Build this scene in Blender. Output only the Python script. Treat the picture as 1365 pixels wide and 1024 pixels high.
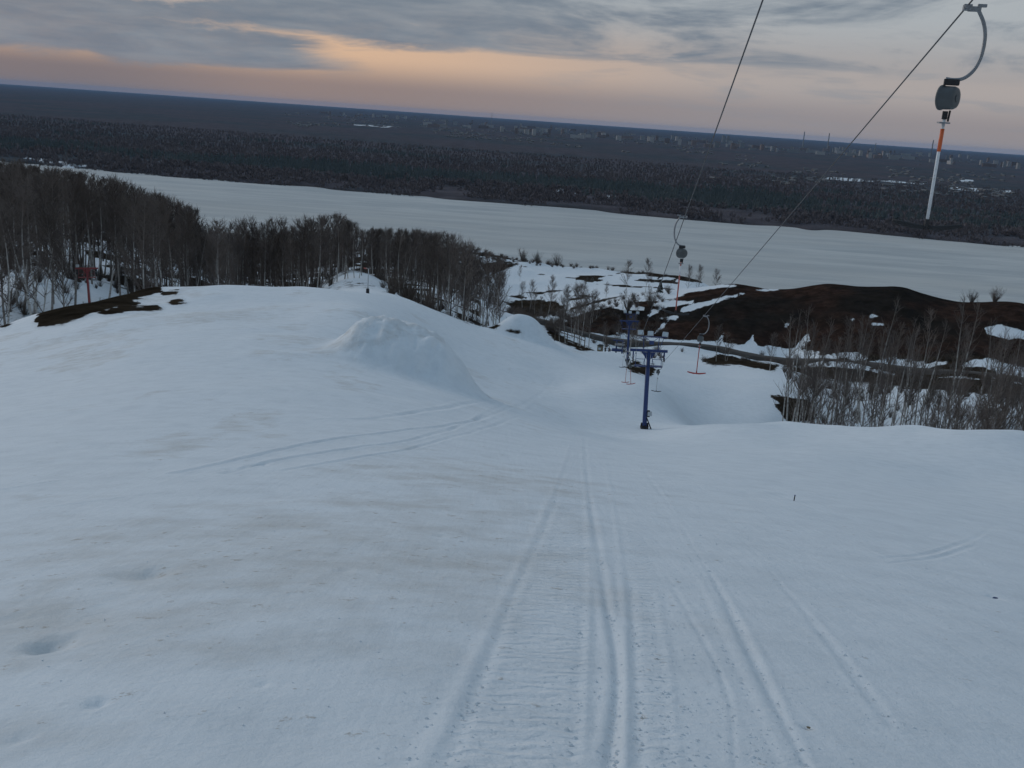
import bpy, math, random
import numpy as np
from mathutils import Vector, Matrix

# ------------------------------------------------------------------ clear
for o in list(bpy.data.objects):
    bpy.data.objects.remove(o, do_unlink=True)
scene = bpy.context.scene
COL = scene.collection
R = math.radians
W0, H0, F = 1365.0, 1024.0, 1369.0          # photograph size and focal length in pixels
ROLL = math.atan(95.0 / 1365.0)
PITCH = math.atan((512 - 159.5) * math.cos(ROLL) / F) + R(0.14)
CAMZ = 100.0                                # eye height above the river

# ------------------------------------------------------------------ camera
_f = np.array([0, math.cos(PITCH), -math.sin(PITCH)])
_u0 = np.array([0, math.sin(PITCH), math.cos(PITCH)])
_r0 = np.array([1.0, 0, 0])
CR = math.cos(ROLL) * _r0 + math.sin(ROLL) * _u0
CU = -math.sin(ROLL) * _r0 + math.cos(ROLL) * _u0
cam_d = bpy.data.cameras.new('camera')
cam = bpy.data.objects.new('camera', cam_d)
COL.objects.link(cam)
cam.matrix_world = Matrix(((CR[0], CU[0], -_f[0], 0), (CR[1], CU[1], -_f[1], 0), (CR[2], CU[2], -_f[2], CAMZ), (0, 0, 0, 1)))
cam_d.sensor_fit = 'HORIZONTAL'
cam_d.sensor_width = 36.0
cam_d.lens = 36.0 * F / W0
cam_d.clip_start = 0.1
cam_d.clip_end = 200000.0
scene.camera = cam
scene.render.resolution_x, scene.render.resolution_y = 1024, 768

# ------------------------------------------------------------------ little node language
class S:
    """a shader socket with arithmetic"""
    def __init__(self, nt, sock):
        self.nt, self.s = nt, sock
def _m(nt, op, *a, clamp=False):
    n = nt.nodes.new('ShaderNodeMath'); n.operation = op; n.use_clamp = clamp
    for i, v in enumerate(a):
        if isinstance(v, S): nt.links.new(v.s, n.inputs[i])
        else: n.inputs[i].default_value = v
    return S(nt, n.outputs[0])
for _n, _op in (('add', 'ADD'), ('sub', 'SUBTRACT'), ('mul', 'MULTIPLY'), ('truediv', 'DIVIDE')):
    setattr(S, f'__{_n}__', lambda a, b, op=_op: _m(a.nt, op, a, b))
    setattr(S, f'__r{_n}__', lambda a, b, op=_op: _m(a.nt, op, b, a))
def sstep(x, a, b):
    n = x.nt.nodes.new('ShaderNodeMapRange'); n.interpolation_type = 'SMOOTHSTEP'
    x.nt.links.new(x.s, n.inputs['Value'])
    n.inputs['From Min'].default_value = a; n.inputs['From Max'].default_value = b
    return S(x.nt, n.outputs['Result'])
def mixc(nt, fac, a, b):
    n = nt.nodes.new('ShaderNodeMix'); n.data_type = 'RGBA'
    def put(i, v):
        if isinstance(v, S): nt.links.new(v.s, n.inputs[i])
        elif isinstance(v, (int, float)): n.inputs[i].default_value = v
        else: n.inputs[i].default_value = (v[0], v[1], v[2], 1)
    put(0, fac); put(6, a); put(7, b)
    return S(nt, n.outputs[2])
def noise(nt, vec, scale, detail=4, rough=0.55, dist=0.0, dim='3D'):
    n = nt.nodes.new('ShaderNodeTexNoise'); n.noise_dimensions = dim
    if vec is not None: nt.links.new(vec.s, n.inputs['Vector'])
    n.inputs['Scale'].default_value = scale; n.inputs['Detail'].default_value = detail
    n.inputs['Roughness'].default_value = rough; n.inputs['Distortion'].default_value = dist
    return S(nt, n.outputs['Fac'])
def mapping(nt, vec, scale=(1, 1, 1), rot=(0, 0, 0), loc=(0, 0, 0)):
    n = nt.nodes.new('ShaderNodeMapping')
    nt.links.new(vec.s, n.inputs['Vector'])
    n.inputs['Scale'].default_value = scale; n.inputs['Rotation'].default_value = rot; n.inputs['Location'].default_value = loc
    return S(nt, n.outputs[0])
def attr(nt, name):
    n = nt.nodes.new('ShaderNodeAttribute'); n.attribute_name = name
    return S(nt, n.outputs['Fac'])
def geopos(nt):
    return S(nt, nt.nodes.new('ShaderNodeNewGeometry').outputs['Position'])
def bump(nt, h, dist, strength=1.0, normal=None):
    n = nt.nodes.new('ShaderNodeBump'); n.inputs['Distance'].default_value = dist; n.inputs['Strength'].default_value = strength
    nt.links.new(h.s, n.inputs['Height'])
    if normal is not None: nt.links.new(normal.s, n.inputs['Normal'])
    return S(nt, n.outputs[0])
def material(name):
    m = bpy.data.materials.new(name); m.use_nodes = True
    nt = m.node_tree
    return m, nt, nt.nodes['Principled BSDF']
def put(nt, sock, v):
    if isinstance(v, S): nt.links.new(v.s, sock)
    else: sock.default_value = v

# ------------------------------------------------------------------ sky: dusk overcast, a clear slot low over the plain
SUN_AZ, SUN_EL = R(-48), R(20)
world = bpy.data.worlds.new('World'); scene.world = world; world.use_nodes = True
nt = world.node_tree
bg = nt.nodes['Background']
geo = nt.nodes.new('ShaderNodeTexCoord')
D = S(nt, geo.outputs['Generated'])
sep = nt.nodes.new('ShaderNodeSeparateXYZ'); nt.links.new(D.s, sep.inputs[0])
dx, dy, dz = (S(nt, sep.outputs[i]) for i in range(3))
el = _m(nt, 'ARCSINE', dz) * (180 / math.pi)
az = _m(nt, 'ARCTAN2', dx, dy) * (180 / math.pi)
Ds = mapping(nt, D, scale=(1, 1, 5.0))
n1 = noise(nt, Ds, 5.0, 6, 0.6, 0.6)
n2 = noise(nt, mapping(nt, D, scale=(1, 1, 7.0), loc=(3.1, 1.7, 0.4)), 10.0, 6, 0.56, 0.3)
n3 = noise(nt, mapping(nt, D, scale=(1, 1, 4.0), loc=(7, 2, 1)), 40.0, 4, 0.6)
# clear air behind the clouds: rose at the horizon, peach, then pale blue grey
warm = sstep(az, 15, -12)
c_hor = mixc(nt, warm, (0.31, 0.285, 0.295), (0.30, 0.235, 0.22))
c_hor = mixc(nt, sstep(az, -12, -24), c_hor, (0.215, 0.19, 0.20))
c_mid = mixc(nt, warm, (0.42, 0.385, 0.375), (0.70, 0.475, 0.325))
c_hi = (0.45, 0.485, 0.51)
clear = mixc(nt, sstep(el, 0.9, 2.7), c_hor, c_mid)
clear = mixc(nt, sstep(el, 2.8, 6.5), clear, c_hi)
# cloud deck
c_cl = mixc(nt, sstep(n2 + n1 * 0.5, 0.55, 0.98), (0.165, 0.212, 0.272), (0.24, 0.282, 0.332))
c_cl = mixc(nt, sstep(el, 2.2, 0.2) * 0.75, c_cl, c_hor)
elw = el + (n1 - 0.5) * 2.6 + (n2 - 0.5) * 0.9
deck = sstep(elw, 2.9, 3.5)                                            # underside of the deck
wedge = sstep(az + (n1 - 0.5) * 8, -8.5, -13.0) * sstep(elw, 1.1, 1.7) * sstep(elw + az * 0.09, 2.25, 1.55)
wedge2 = sstep(n2, 0.50, 0.68) * sstep(az, -4, 8) * 0.4
gaps_r = sstep(n1 * 0.85 + n2 * 0.2 + sstep(az, 2, 28) * 0.13, 0.46, 0.66)
gaps_l = sstep(n1 * 0.5 + n2 * 0.5, 0.585, 0.70)
gaps = mixc(nt, sstep(az, -9, 8), gaps_l, gaps_r)
deckm = deck * (1.0 - S(nt, gaps.s) * 0.85)
cover = _m(nt, 'MAXIMUM', _m(nt, 'MAXIMUM', deckm, wedge), wedge2)
rift = sstep(_m(nt, 'ABSOLUTE', (az + 18.6) * (1 / 4.5)) + _m(nt, 'ABSOLUTE', (el - 4.75 - (az + 18.6) * 0.06) * (1 / 0.55)) + (n3 - .5) * 1.6 + (n2 - .5) * 2.0, 1.0, 0.2)
cover = _m(nt, 'MINIMUM', cover * (0.86 + n3 * 0.2) * (1.0 - rift * .8), 1.0)
low = mixc(nt, cover, clear, c_cl)
# overhead: thick bright layer (overcast is about three times brighter at the zenith than at the rim)
over = mixc(nt, sstep(n1 + n2 * 0.4, 0.5, 0.9), (0.19, 0.285, 0.40), (0.295, 0.40, 0.52))
sky = mixc(nt, sstep(el, 9, 38), low, over)
sky = mixc(nt, sstep(el, -0.1, -1.5), sky, (0.10, 0.11, 0.12))
nish = nt.nodes.new('ShaderNodeTexSky'); nish.sky_type = 'NISHITA'; nish.sun_disc = False
nish.sun_elevation = R(4); nish.sun_rotation = SUN_AZ; nish.air_density = 1.5; nish.dust_density = 2.0
nb = nt.nodes.new('ShaderNodeBackground'); nt.links.new(nish.outputs[0], nb.inputs[0]); nb.inputs[1].default_value = 0.05
nt.links.new(sky.s, bg.inputs[0]); bg.inputs[1].default_value = 1.0
mx = nt.nodes.new('ShaderNodeMixShader'); mx.inputs[0].default_value = 0.06
nt.links.new(bg.outputs[0], mx.inputs[1]); nt.links.new(nb.outputs[0], mx.inputs[2])
nt.links.new(mx.outputs[0], nt.nodes['World Output'].inputs['Surface'])

sun_d = bpy.data.lights.new('sun', 'SUN'); sun_d.energy = 1.0; sun_d.angle = R(28); sun_d.color = (1.0, 0.93, 0.87)
sun = bpy.data.objects.new('sun', sun_d); COL.objects.link(sun)
sv = Vector((math.sin(SUN_AZ) * math.cos(SUN_EL), math.cos(SUN_AZ) * math.cos(SUN_EL), math.sin(SUN_EL)))
sun.rotation_euler = sv.to_track_quat('Z', 'Y').to_euler()

vs = scene.view_settings
vs.view_transform = 'Standard'; vs.look = 'None'; vs.exposure = 0.0; vs.gamma = 1.0; vs.use_curve_mapping = False
scene.cycles.max_bounces = 3; scene.cycles.diffuse_bounces = 2; scene.cycles.use_adaptive_sampling = True; scene.cycles.adaptive_threshold = 0.02; scene.cycles.volume_bounces = 0
scene.cycles.use_denoising = True

# ------------------------------------------------------------------ projection helpers (photo pixel <-> world)
def pix_dir(px, py):
    return _f * F + (px - W0 / 2) * CR + (H0 / 2 - py) * CU
def pix_at(px, py):
    """azimuth and fall (drop per metre of ground distance) of the line of sight through a photo pixel"""
    d = pix_dir(px, py)
    return math.atan2(d[0], d[1]), -d[2] / math.hypot(d[0], d[1])
def project(x, y, z):
    zz = z - CAMZ
    dep = x * _f[0] + y * _f[1] + zz * _f[2]
    dep = np.where(dep < 0.05, 0.05, dep)
    u = (x * CR[0] + y * CR[1] + zz * CR[2]) / dep * F + W0 / 2
    v = H0 / 2 - (x * CU[0] + y * CU[1] + zz * CU[2]) / dep * F
    return u, v

# ------------------------------------------------------------------ value noise in numpy
def _hash(ix, iy, seed):
    h = (ix.astype(np.int64) * 374761393 + iy.astype(np.int64) * 668265263 + seed * 1442695041) & 0x7fffffff
    h = (h ^ (h >> 13)) * 1274126177 & 0x7fffffff
    h = (h ^ (h >> 16)) & 0xffff
    return h / 65535.0
def vnoise(x, y, seed=0):
    ix, iy = np.floor(x), np.floor(y)
    fx, fy = x - ix, y - iy
    fx = fx * fx * (3 - 2 * fx); fy = fy * fy * (3 - 2 * fy)
    a = _hash(ix, iy, seed); b = _hash(ix + 1, iy, seed); c = _hash(ix, iy + 1, seed); d = _hash(ix + 1, iy + 1, seed)
    return (a * (1 - fx) + b * fx) * (1 - fy) + (c * (1 - fx) + d * fx) * fy - 0.5
def fbm(x, y, seed=0, oct=4, gain=0.5):
    s = 0; a = 1.0; f = 1.0
    for i in range(oct):
        s = s + a * vnoise(x * f + 17.3 * i, y * f - 9.1 * i, seed + i); a *= gain; f *= 2.03
    return s
def sm(x, a, b):
    t = np.clip((x - a) / (b - a), 0, 1)
    return t * t * (3 - 2 * t)

# ------------------------------------------------------------------ terrain
EYE = 1.75
SL = 0.25
# sight-line controls: photo pixel + distance; (px, None, r, fall) gives the hidden ground behind a brow
CTRL = [
    # near slope, even grade
    *[(px, None, r, EYE / r + s) for px, s in ((60, .262), (360, .262), (700, .268), (860, .271), (1000, .268), (1320, .262)) for r in (3, 8, 16)],
    *[(px, None, 30, EYE / 30 + s) for px, s in ((60, .246), (360, .243), (700, .264), (860, .272), (1000, .268), (1320, .262))],
    *[(px, None, 50, EYE / 50 + s) for px, s in ((60, .225), (360, .205), (600, .236), (720, .258), (790, .268), (860, .273), (960, .268), (1100, .262), (1320, .262))],
    # left dome and its brow
    (0, 437, 95), (60, 424, 100), (200, 387, 112), (300, 383, 115), (400, 383, 115), (490, 390, 122),
    (600, 421, 138), (690, 446, 150), (750, 458, 165), (600, None, 75, .263), (600, None, 105, .224), (690, None, 75, .277), (690, None, 105, .246), (750, None, 105, .255),
    (0, None, 125, .262), (60, None, 128, .258), (200, None, 132, .225), (300, None, 132, .205), (400, None, 132, .19),
    (600, None, 172, .213), (690, None, 190, .231), (760, None, 205, .229),
    (0, 462, 72), (60, 446, 74), (130, 430, 76), (130, 404, 104), (200, 455, 60), (200, 425, 76), (200, 402, 94), (300, 450, 60), (300, 420, 76), (300, 399, 94), (400, 450, 60), (400, 421, 76), (400, 400, 94), (490, 418, 80), (550, 405, 128),
    (950, 575, 66), (1045, 588, 64), (1045, 570, 76), (1120, 595, 62), (1120, 577, 72), (1220, 598, 62), (1220, 577, 72), (1365, 612, 62), (1365, 588, 70),
    # piste along the lift
    (862, 573, 80), (770, 572, 72), (780, 520, 98), (800, 490, 130), (836, 484, 157), (805, 471, 200), (822, 472, 240), (830, 456, 330),
    # bank right of the piste, lower snow field
    (885, 522, 112), (908, 546, 118), (940, 540, 135), (960, 500, 190), (1010, 500, 190), (960, 482, 250), (1020, 482, 260),
    (1030, 545, 140), (900, 500, 160),
    # right brow and the ravine behind
    (920, 565, 82), (1045, 562, 84), (1120, 568, 80), (1220, 567, 80), (1365, 577, 78),
    (950, None, 104, .297), (1045, None, 105, .32), (1120, None, 105, .345), (1220, None, 104, .35), (1365, None, 102, .36),
    (1120, 555, 150), (1220, 553, 158), (1345, 560, 158),
    (1120, 520, 205), (1220, 522, 205), (1345, 530, 205),
    (1100, 500, 250), (1220, 507, 250), (1345, 517, 250),
    # road
    (730, 437, 318), (960, 468, 325), (1100, 483, 310), (1240, 498, 300), (1365, 510, 295),
    # dark hill
    (1050, 470, 335), (1200, 485, 318), (1365, 500, 310),
    (820, 425, 355), (880, 396, 395), (940, 384, 400), (980, 378, 400), (1100, 379, 395), (1200, 384, 390), (1365, 404, 385),
    (1050, 430, 355), (1200, 440, 345), (1345, 455, 340),
    (980, None, 480, .168), (1100, None, 480, .170), (1200, None, 480, .172), (1365, None, 480, .175),
    # terrace above the river
    (700, 402, 480), (660, 341, 660), (800, 358, 640), (930, 374, 620), (750, 388, 520), (850, 386, 520), (720, 421, 400), (620, 330, 680),
    # wooded left slopes
    (20, 385, 170), (20, None, 250, .153), (20, None, 350, .124), (20, None, 450, .118), (20, None, 560, .135),
    (130, 400, 165), (130, None, 250, .162), (130, None, 350, .130), (130, None, 450, .126),
    (220, None, 175, .205), (220, None, 260, .168), (220, None, 350, .146), (220, None, 460, .15), (220, None, 600, .158),
    (300, None, 220, .20), (300, None, 310, .172), (300, None, 420, .167),
    (460, 362, 200), (448, 378, 165), (505, 372, 195), (450, None, 250, .178), (450, None, 360, .165), (450, None, 500, .155),
    (600, None, 230, .197), (600, None, 350, .172), (560, None, 500, .158), (400, None, 640, .15), (200, None, 740, .138), (20, None, 740, .14),
    (350, None, 170, .205), (395, None, 180, .195),
]
_A, _Lr, _T = [], [], []
for c in CTRL:
    if c[1] is None:
        a, _ = pix_at(c[0], 480); t = c[3]
    else:
        a, t = pix_at(c[0], c[1])
    _A.append(a); _Lr.append(math.log(c[2])); _T.append(t - EYE / c[2] - SL)
KA = 3.2
CP = np.array([np.array(_A) * KA, np.array(_Lr)]).T
CT = np.array(_T)
def _phi(d2):
    return 0.5 * d2 * np.log(d2 + 1e-12)
def _fit():
    n = len(CP)
    d2 = ((CP[:, None, :] - CP[None, :, :]) ** 2).sum(-1)
    Kq = _phi(d2) + np.eye(n) * 2e-4
    P = np.hstack([np.ones((n, 1)), CP])
    M = np.zeros((n + 3, n + 3)); M[:n, :n] = Kq; M[:n, n:] = P; M[n:, :n] = P.T
    return np.linalg.solve(M, np.concatenate([CT, np.zeros(3)]))
WTS = _fit()
def resid(a, lr):
    a = np.clip(a, -R(33), R(33)) * KA
    lr = np.clip(lr, math.log(3.0), math.log(820))
    out = WTS[-3] + WTS[-2] * a + WTS[-1] * lr
    for i in range(len(CP)):
        out = out + WTS[i] * _phi((a - CP[i, 0]) ** 2 + (lr - CP[i, 1]) ** 2)
    return out
def plane_pt(px, py, z):
    d = pix_dir(px, py); k = (z - CAMZ) / d[2]
    return np.array([d[0] * k, d[1] * k])
def line_fn(p, q):
    v = (q - p) / np.linalg.norm(q - p); nrm = np.array([-v[1], v[0]])
    if nrm[1] < 0: nrm = -nrm
    return lambda x, y: (x - p[0]) * nrm[0] + (y - p[1]) * nrm[1]
ICE_Z = 0.0
near_d = line_fn(plane_pt(300, 300, 0) * 0.93, plane_pt(960, 381, 0) * 0.93)
far_d = line_fn(plane_pt(60, 222, 0), plane_pt(1300, 325, 0))
def shore_wob(x, y):
    return fbm(x / 160, y / 160, 5, 4) * 30 + fbm(x / 30, y / 30, 6, 2) * 7
MOUNDS = []          # filled after the first sight-line solve: (x, y, ux, uy, along, across, height)
def height(x, y, detail=True):
    x = np.asarray(x, float); y = np.asarray(y, float)
    r = np.maximum(np.hypot(x, y), 0.3); a = np.arctan2(x, y)
    lr = np.log(r)
    t = resid(a, lr) + SL
    z = CAMZ - EYE - t * r
    flat = sm(r, 4.0, 0.5)                                   # hill top under the photographer
    z = z * (1 - flat) + (CAMZ - EYE - 0.26 * r * (y / r)) * flat
    for (mx_, my_, ux, uy, la, lc, h, pw) in MOUNDS:
        p = ((x - mx_) * ux + (y - my_) * uy) / la; q = ((x - mx_) * uy - (y - my_) * ux) / lc
        z = z + h * np.exp(-(np.abs(p) ** pw + np.abs(q) ** pw))
    if detail:
        z = z + fbm(x / 9, y / 9, 11, 3) * 0.35 * sm(r, 8, 60) * sm(r, 3000, 300)
        z = z + fbm(x / 1.6, y / 1.6, 12, 3) * 0.035 * sm(r, 120, 40)
        z = z + fbm(x / 28, y / 28, 21, 4) * (2.4 - 1.7 * sm(a, R(6), R(12))) * sm(r, 150, 330) * sm(r, 3000, 700)
    w = shore_wob(x, y)
    dn = near_d(x, y) + w * 0.6
    df = far_d(x, y) + w
    z = np.where(r > 380, z + (np.minimum(z, 16) - z) * sm(dn, -140, -60), z)
    z = z + (-4.0 - z) * sm(dn, -34, 4)
    far = -4.0 + 7.0 * sm(df, -6, 22) + fbm(x / 60, y / 60, 31, 3) * 1.5 * sm(df, 5, 60)
    z = np.where(dn > 4, far, np.maximum(z, -4.0))
    return z
def hit(px, py, rmin=2.0, rmax=1200.0, n=900):
    """first ground point on the line of sight through a photo pixel"""
    a, t = pix_at(px, py)
    rr = np.exp(np.linspace(math.log(rmin), math.log(rmax), n))
    x, y = rr * math.sin(a), rr * math.cos(a)
    g = (CAMZ - height(x, y)) / rr
    k = np.argmax(g <= t)
    if g[k] > t: k = n - 1
    return np.array([x[k], y[k], float(height(x[k], y[k]))])
def ground(x, y):
    return float(height(np.array([x]), np.array([y]))[0])
def polar(px, r, py=480):
    a, _ = pix_at(px, py)
    return r * math.sin(a), r * math.cos(a)

# the two kickers shovelled on the piste
def add_mound(px, r, la, lc, h, pw, heading=R(4)):
    x, y = polar(px, r)
    MOUNDS.append((x, y, math.sin(heading), math.cos(heading), la, lc, h, pw))
_tmp = list(MOUNDS)
add_mound(545, 57, 5.6, 3.5, 2.6, 4.2, R(-4))
add_mound(695, 143, 3.2, 3.6, 3.1, 2.8, R(0))

# ---- tracks traced on the snow: (photo polyline, half width, depth (+ = groove, - = ridge))
TRK = [
    ([(560, 1024), (632, 880), (690, 760), (735, 660), (765, 580)], .07, -.022),
    ([(588, 1024), (652, 880), (700, 760), (742, 660), (768, 580)], .06, .02),
    ([(778, 1024), (783, 880), (785, 760), (780, 660), (773, 580)], .05, -.02),
    ([(812, 1024), (823, 900), (808, 800), (793, 700), (784, 640), (779, 580)], .055, .045),
    ([(833, 1024), (831, 800), (818, 680), (803, 600)], .05, -.025),
    ([(1074, 1024), (1010, 890), (960, 790), (930, 740), (895, 680), (850, 615)], .05, .035),
    ([(1050, 1024), (990, 890), (943, 790), (915, 740), (880, 680)], .05, -.015),
    ([(980, 1024), (970, 930), (935, 850), (890, 770)], .035, .016),
    ([(1190, 970), (1100, 850), (1040, 780), (990, 720), (920, 660)], .05, .02),
    ([(855, 1024), (850, 900), (842, 780)], .05, .014), ([(905, 1024), (893, 900), (876, 790)], .05, -.012),
    ([(0, 614), (110, 603), (222, 595)], .10, .05), ([(30, 621), (120, 614), (214, 606)], .09, .045),
    ([(0, 655), (70, 643), (140, 636)], .09, .05), ([(60, 678), (130, 668), (215, 658)], .09, .045),
    ([(234, 632), (300, 618), (349, 606), (448, 586), (560, 572), (660, 552), (720, 530)], .13, .06),
    ([(300, 632), (380, 612), (480, 596), (600, 574), (700, 540)], .12, .05),
    ([(380, 628), (470, 612), (580, 590), (690, 556)], .11, .04),
    ([(420, 560), (520, 556), (640, 535), (740, 505), (770, 485)], .2, .06),
    ([(1180, 745), (1240, 738), (1290, 722), (1320, 706)], .07, .035), ([(1185, 752), (1250, 744), (1300, 728)], .06, .03),
    ([(1020, 655), (1060, 668), (1110, 690)], .07, .02),
]
TRKW = [([hit(*p)[:2] for p in pl], w * .62, d * (.62 if w >= .09 else .26 if i_ < 2 else .34)) for i_, (pl, w, d) in enumerate(TRK)]
DENT = [((180, 765), .42, .10), ((205, 760), .25, .09), ((75, 858), .26, .13), ((60, 860), .2, .1), ((131, 938), .10, .07), ((100, 824), .5, .06),
        ((345, 620), .35, .12), ((310, 625), .3, .1), ((1075, 972), .05, .03), ((20, 826), .2, .05), ((350, 915), .06, .03), ((25, 985), .1, .05),
        ((1326, 797), .16, .06), ((1240, 716), .2, .05), ((590, 716), .1, .03), ((460, 760), .15, .04)]
DENTW = [(hit(*p)[:2], w * .55, d * .5) for p, w, d in DENT]
def seg_dist(x, y, pts):
    # smooth the traced polyline a little, then distance to it
    P = np.array(pts)
    s = np.linspace(0, len(P) - 1, (len(P) - 1) * 6 + 1)
    k = np.minimum(s.astype(int), len(P) - 2); f = (s - k)[:, None]
    Pm = np.vstack([2 * P[0] - P[1], P, 2 * P[-1] - P[-2]])
    a, b, c, d = Pm[k], Pm[k + 1], Pm[k + 2], Pm[k + 3]
    Q = 0.5 * (2 * b + (c - a) * f + (2 * a - 5 * b + 4 * c - d) * f ** 2 + (3 * b - a - 3 * c + d) * f ** 3)
    best = np.full(x.shape, 1e9)
    for i in range(len(Q) - 1):
        p, q = Q[i], Q[i + 1]; v = q - p; L2 = v @ v + 1e-9
        h = np.clip(((x - p[0]) * v[0] + (y - p[1]) * v[1]) / L2, 0, 1)
        best = np.minimum(best, np.hypot(x - p[0] - v[0] * h, y - p[1] - v[1] * h))
    return best

# ---- polar sheet round the viewpoint: fine where it is seen close, out to the horizon
a_f = np.arange(-34, 34.001, 0.13); a_m = np.arange(35, 60, 1.0); a_c = np.arange(63, 180, 4.0)
AZ = np.radians(np.concatenate([-a_c[::-1], -a_m[::-1], a_f, a_m, a_c]))
r1 = np.exp(np.arange(math.log(1.0), math.log(60), 0.0068)); r2 = np.exp(np.arange(math.log(60), math.log(900), 0.0098)); r3 = np.exp(np.arange(math.log(900), math.log(46000), 0.03))
RR = np.concatenate([r1, r2, r3])
NA, NR = len(AZ), len(RR)
GA, GR = np.meshgrid(AZ, RR)
GX, GY = GR * np.sin(GA), GR * np.cos(GA)
GZ = height(GX.ravel(), GY.ravel()).reshape(GX.shape)
nearm = GR < 130
def disp_tracks():
    x, y = GX[nearm], GY[nearm]; dz = np.zeros_like(x)
    wob = fbm(x / 3, y / 3, 44, 2) * 0.05
    for pts, w, d in TRKW:
        P = np.array(pts); lo, hi = P.min(0) - 1.5, P.max(0) + 1.5
        k = (x > lo[0]) & (x < hi[0]) & (y > lo[1]) & (y < hi[1])
        if not k.any(): continue
        dd = seg_dist(x[k], y[k], pts) + wob[k]
        br = 0.55 + 0.9 * np.clip(fbm(x[k] / 2.3, y[k] / 2.3, 45, 2) + .3, 0, 1)
        dz[k] -= d * br * (np.exp(-(dd / w) ** 2) - 0.45 * np.exp(-((np.abs(dd) - 2 * w) / w) ** 2))
    for p, w, d in DENTW:
        q = np.hypot((x - p[0]) * (1 + .0 * x), (y - p[1]) * 0.75) + fbm(x / (w * 1.3), y / (w * 1.3), 46, 2) * w * 0.6
        dz -= d * np.exp(-(q / w) ** 2)
    # steps and ruts cut into the face of the big kicker
    mx_, my_ = MOUNDS[0][:2]
    k = np.hypot(x - mx_, y - my_) < 12
    xx, yy = x[k] - mx_, y[k] - my_
    f = np.exp(-(np.hypot(xx / 4.0, yy / 6.5)) ** 4)
    dz[k] += f * (fbm(xx / .8, yy / 1.4, 47, 5, .6) * 0.42 + 0.13 * np.sin(yy * 2.2 + 2 * fbm(xx / 2, yy / 2, 48, 2)) * np.exp(-((xx - .3) / 1.1) ** 2))
    dz[k] -= 0.28 * np.exp(-((xx + 2.0 + yy * .15) / .5) ** 2) * np.exp(-(yy / 5.0) ** 2)
    GZ[nearm] += dz
disp_tracks()
GPX, GPY = project(GX, GY, GZ)

# ---- what lies on the ground: bare earth, stains, far woodland
def poly_mask(pts, soft, rmin, rmax, warp=6, ws=18.0, seed=3):
    """1 inside the traced outline (ragged edge), for ground between two distances"""
    k = (GR > rmin) & (GR < rmax) & (np.abs(GA) < R(34))
    P = np.array(pts, float); lo, hi = P.min(0) - 30, P.max(0) + 30
    k &= (GPX > lo[0]) & (GPX < hi[0]) & (GPY > lo[1]) & (GPY < hi[1])
    out = np.zeros_like(GR)
    if not k.any(): return out
    wx, wy = GX[k] / (ws * 0.1), GY[k] / (ws * 0.1)
    x = GPX[k] + fbm(wx, wy, seed, 3) * warp * 2; y = GPY[k] + fbm(wx + 50, wy, seed + 9, 3) * warp
    inside = np.zeros(x.shape, bool); dist = np.full(x.shape, 1e9)
    for i in range(len(P)):
        p, q = P[i], P[(i + 1) % len(P)]
        c = ((p[1] > y) != (q[1] > y)) & (x < (q[0] - p[0]) * (y - p[1]) / (q[1] - p[1] + 1e-12) + p[0]); inside ^= c
        v = q - p; h = np.clip(((x - p[0]) * v[0] + (y - p[1]) * v[1]) / (v @ v + 1e-9), 0, 1)
        dist = np.minimum(dist, np.hypot(x - p[0] - v[0] * h, y - p[1] - v[1] * h))
    sd = np.where(inside, dist, -dist)
    out[k] = np.clip(sd / (2 * soft) + 0.5, 0, 1)
    return out
bare = np.zeros_like(GR); stain = np.zeros_like(GR); wood = np.zeros_like(GR); hillm = np.zeros_like(GR)
# woods on the left and in the ravine: patchy litter through the snow
lit = fbm(GX / 14, GY / 14, 61, 4) + 0.5
bare = np.maximum(bare, np.where((GR > 135) & (GR < 720), sm(lit, .42, .62), 0) * np.where(GPX < 640, sm(GR, 160, 300) * .8 + .4, 0))
bare = np.maximum(bare, sm(lit, .60, .76) * (GR > 168) * (GR < 330) * sm(GPX, 1010, 1120))
bare = np.maximum(bare, sm(lit, .70, .80) * (GR > 420) * (GR < 760) * sm(GPX, 600, 680) * .7)
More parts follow.
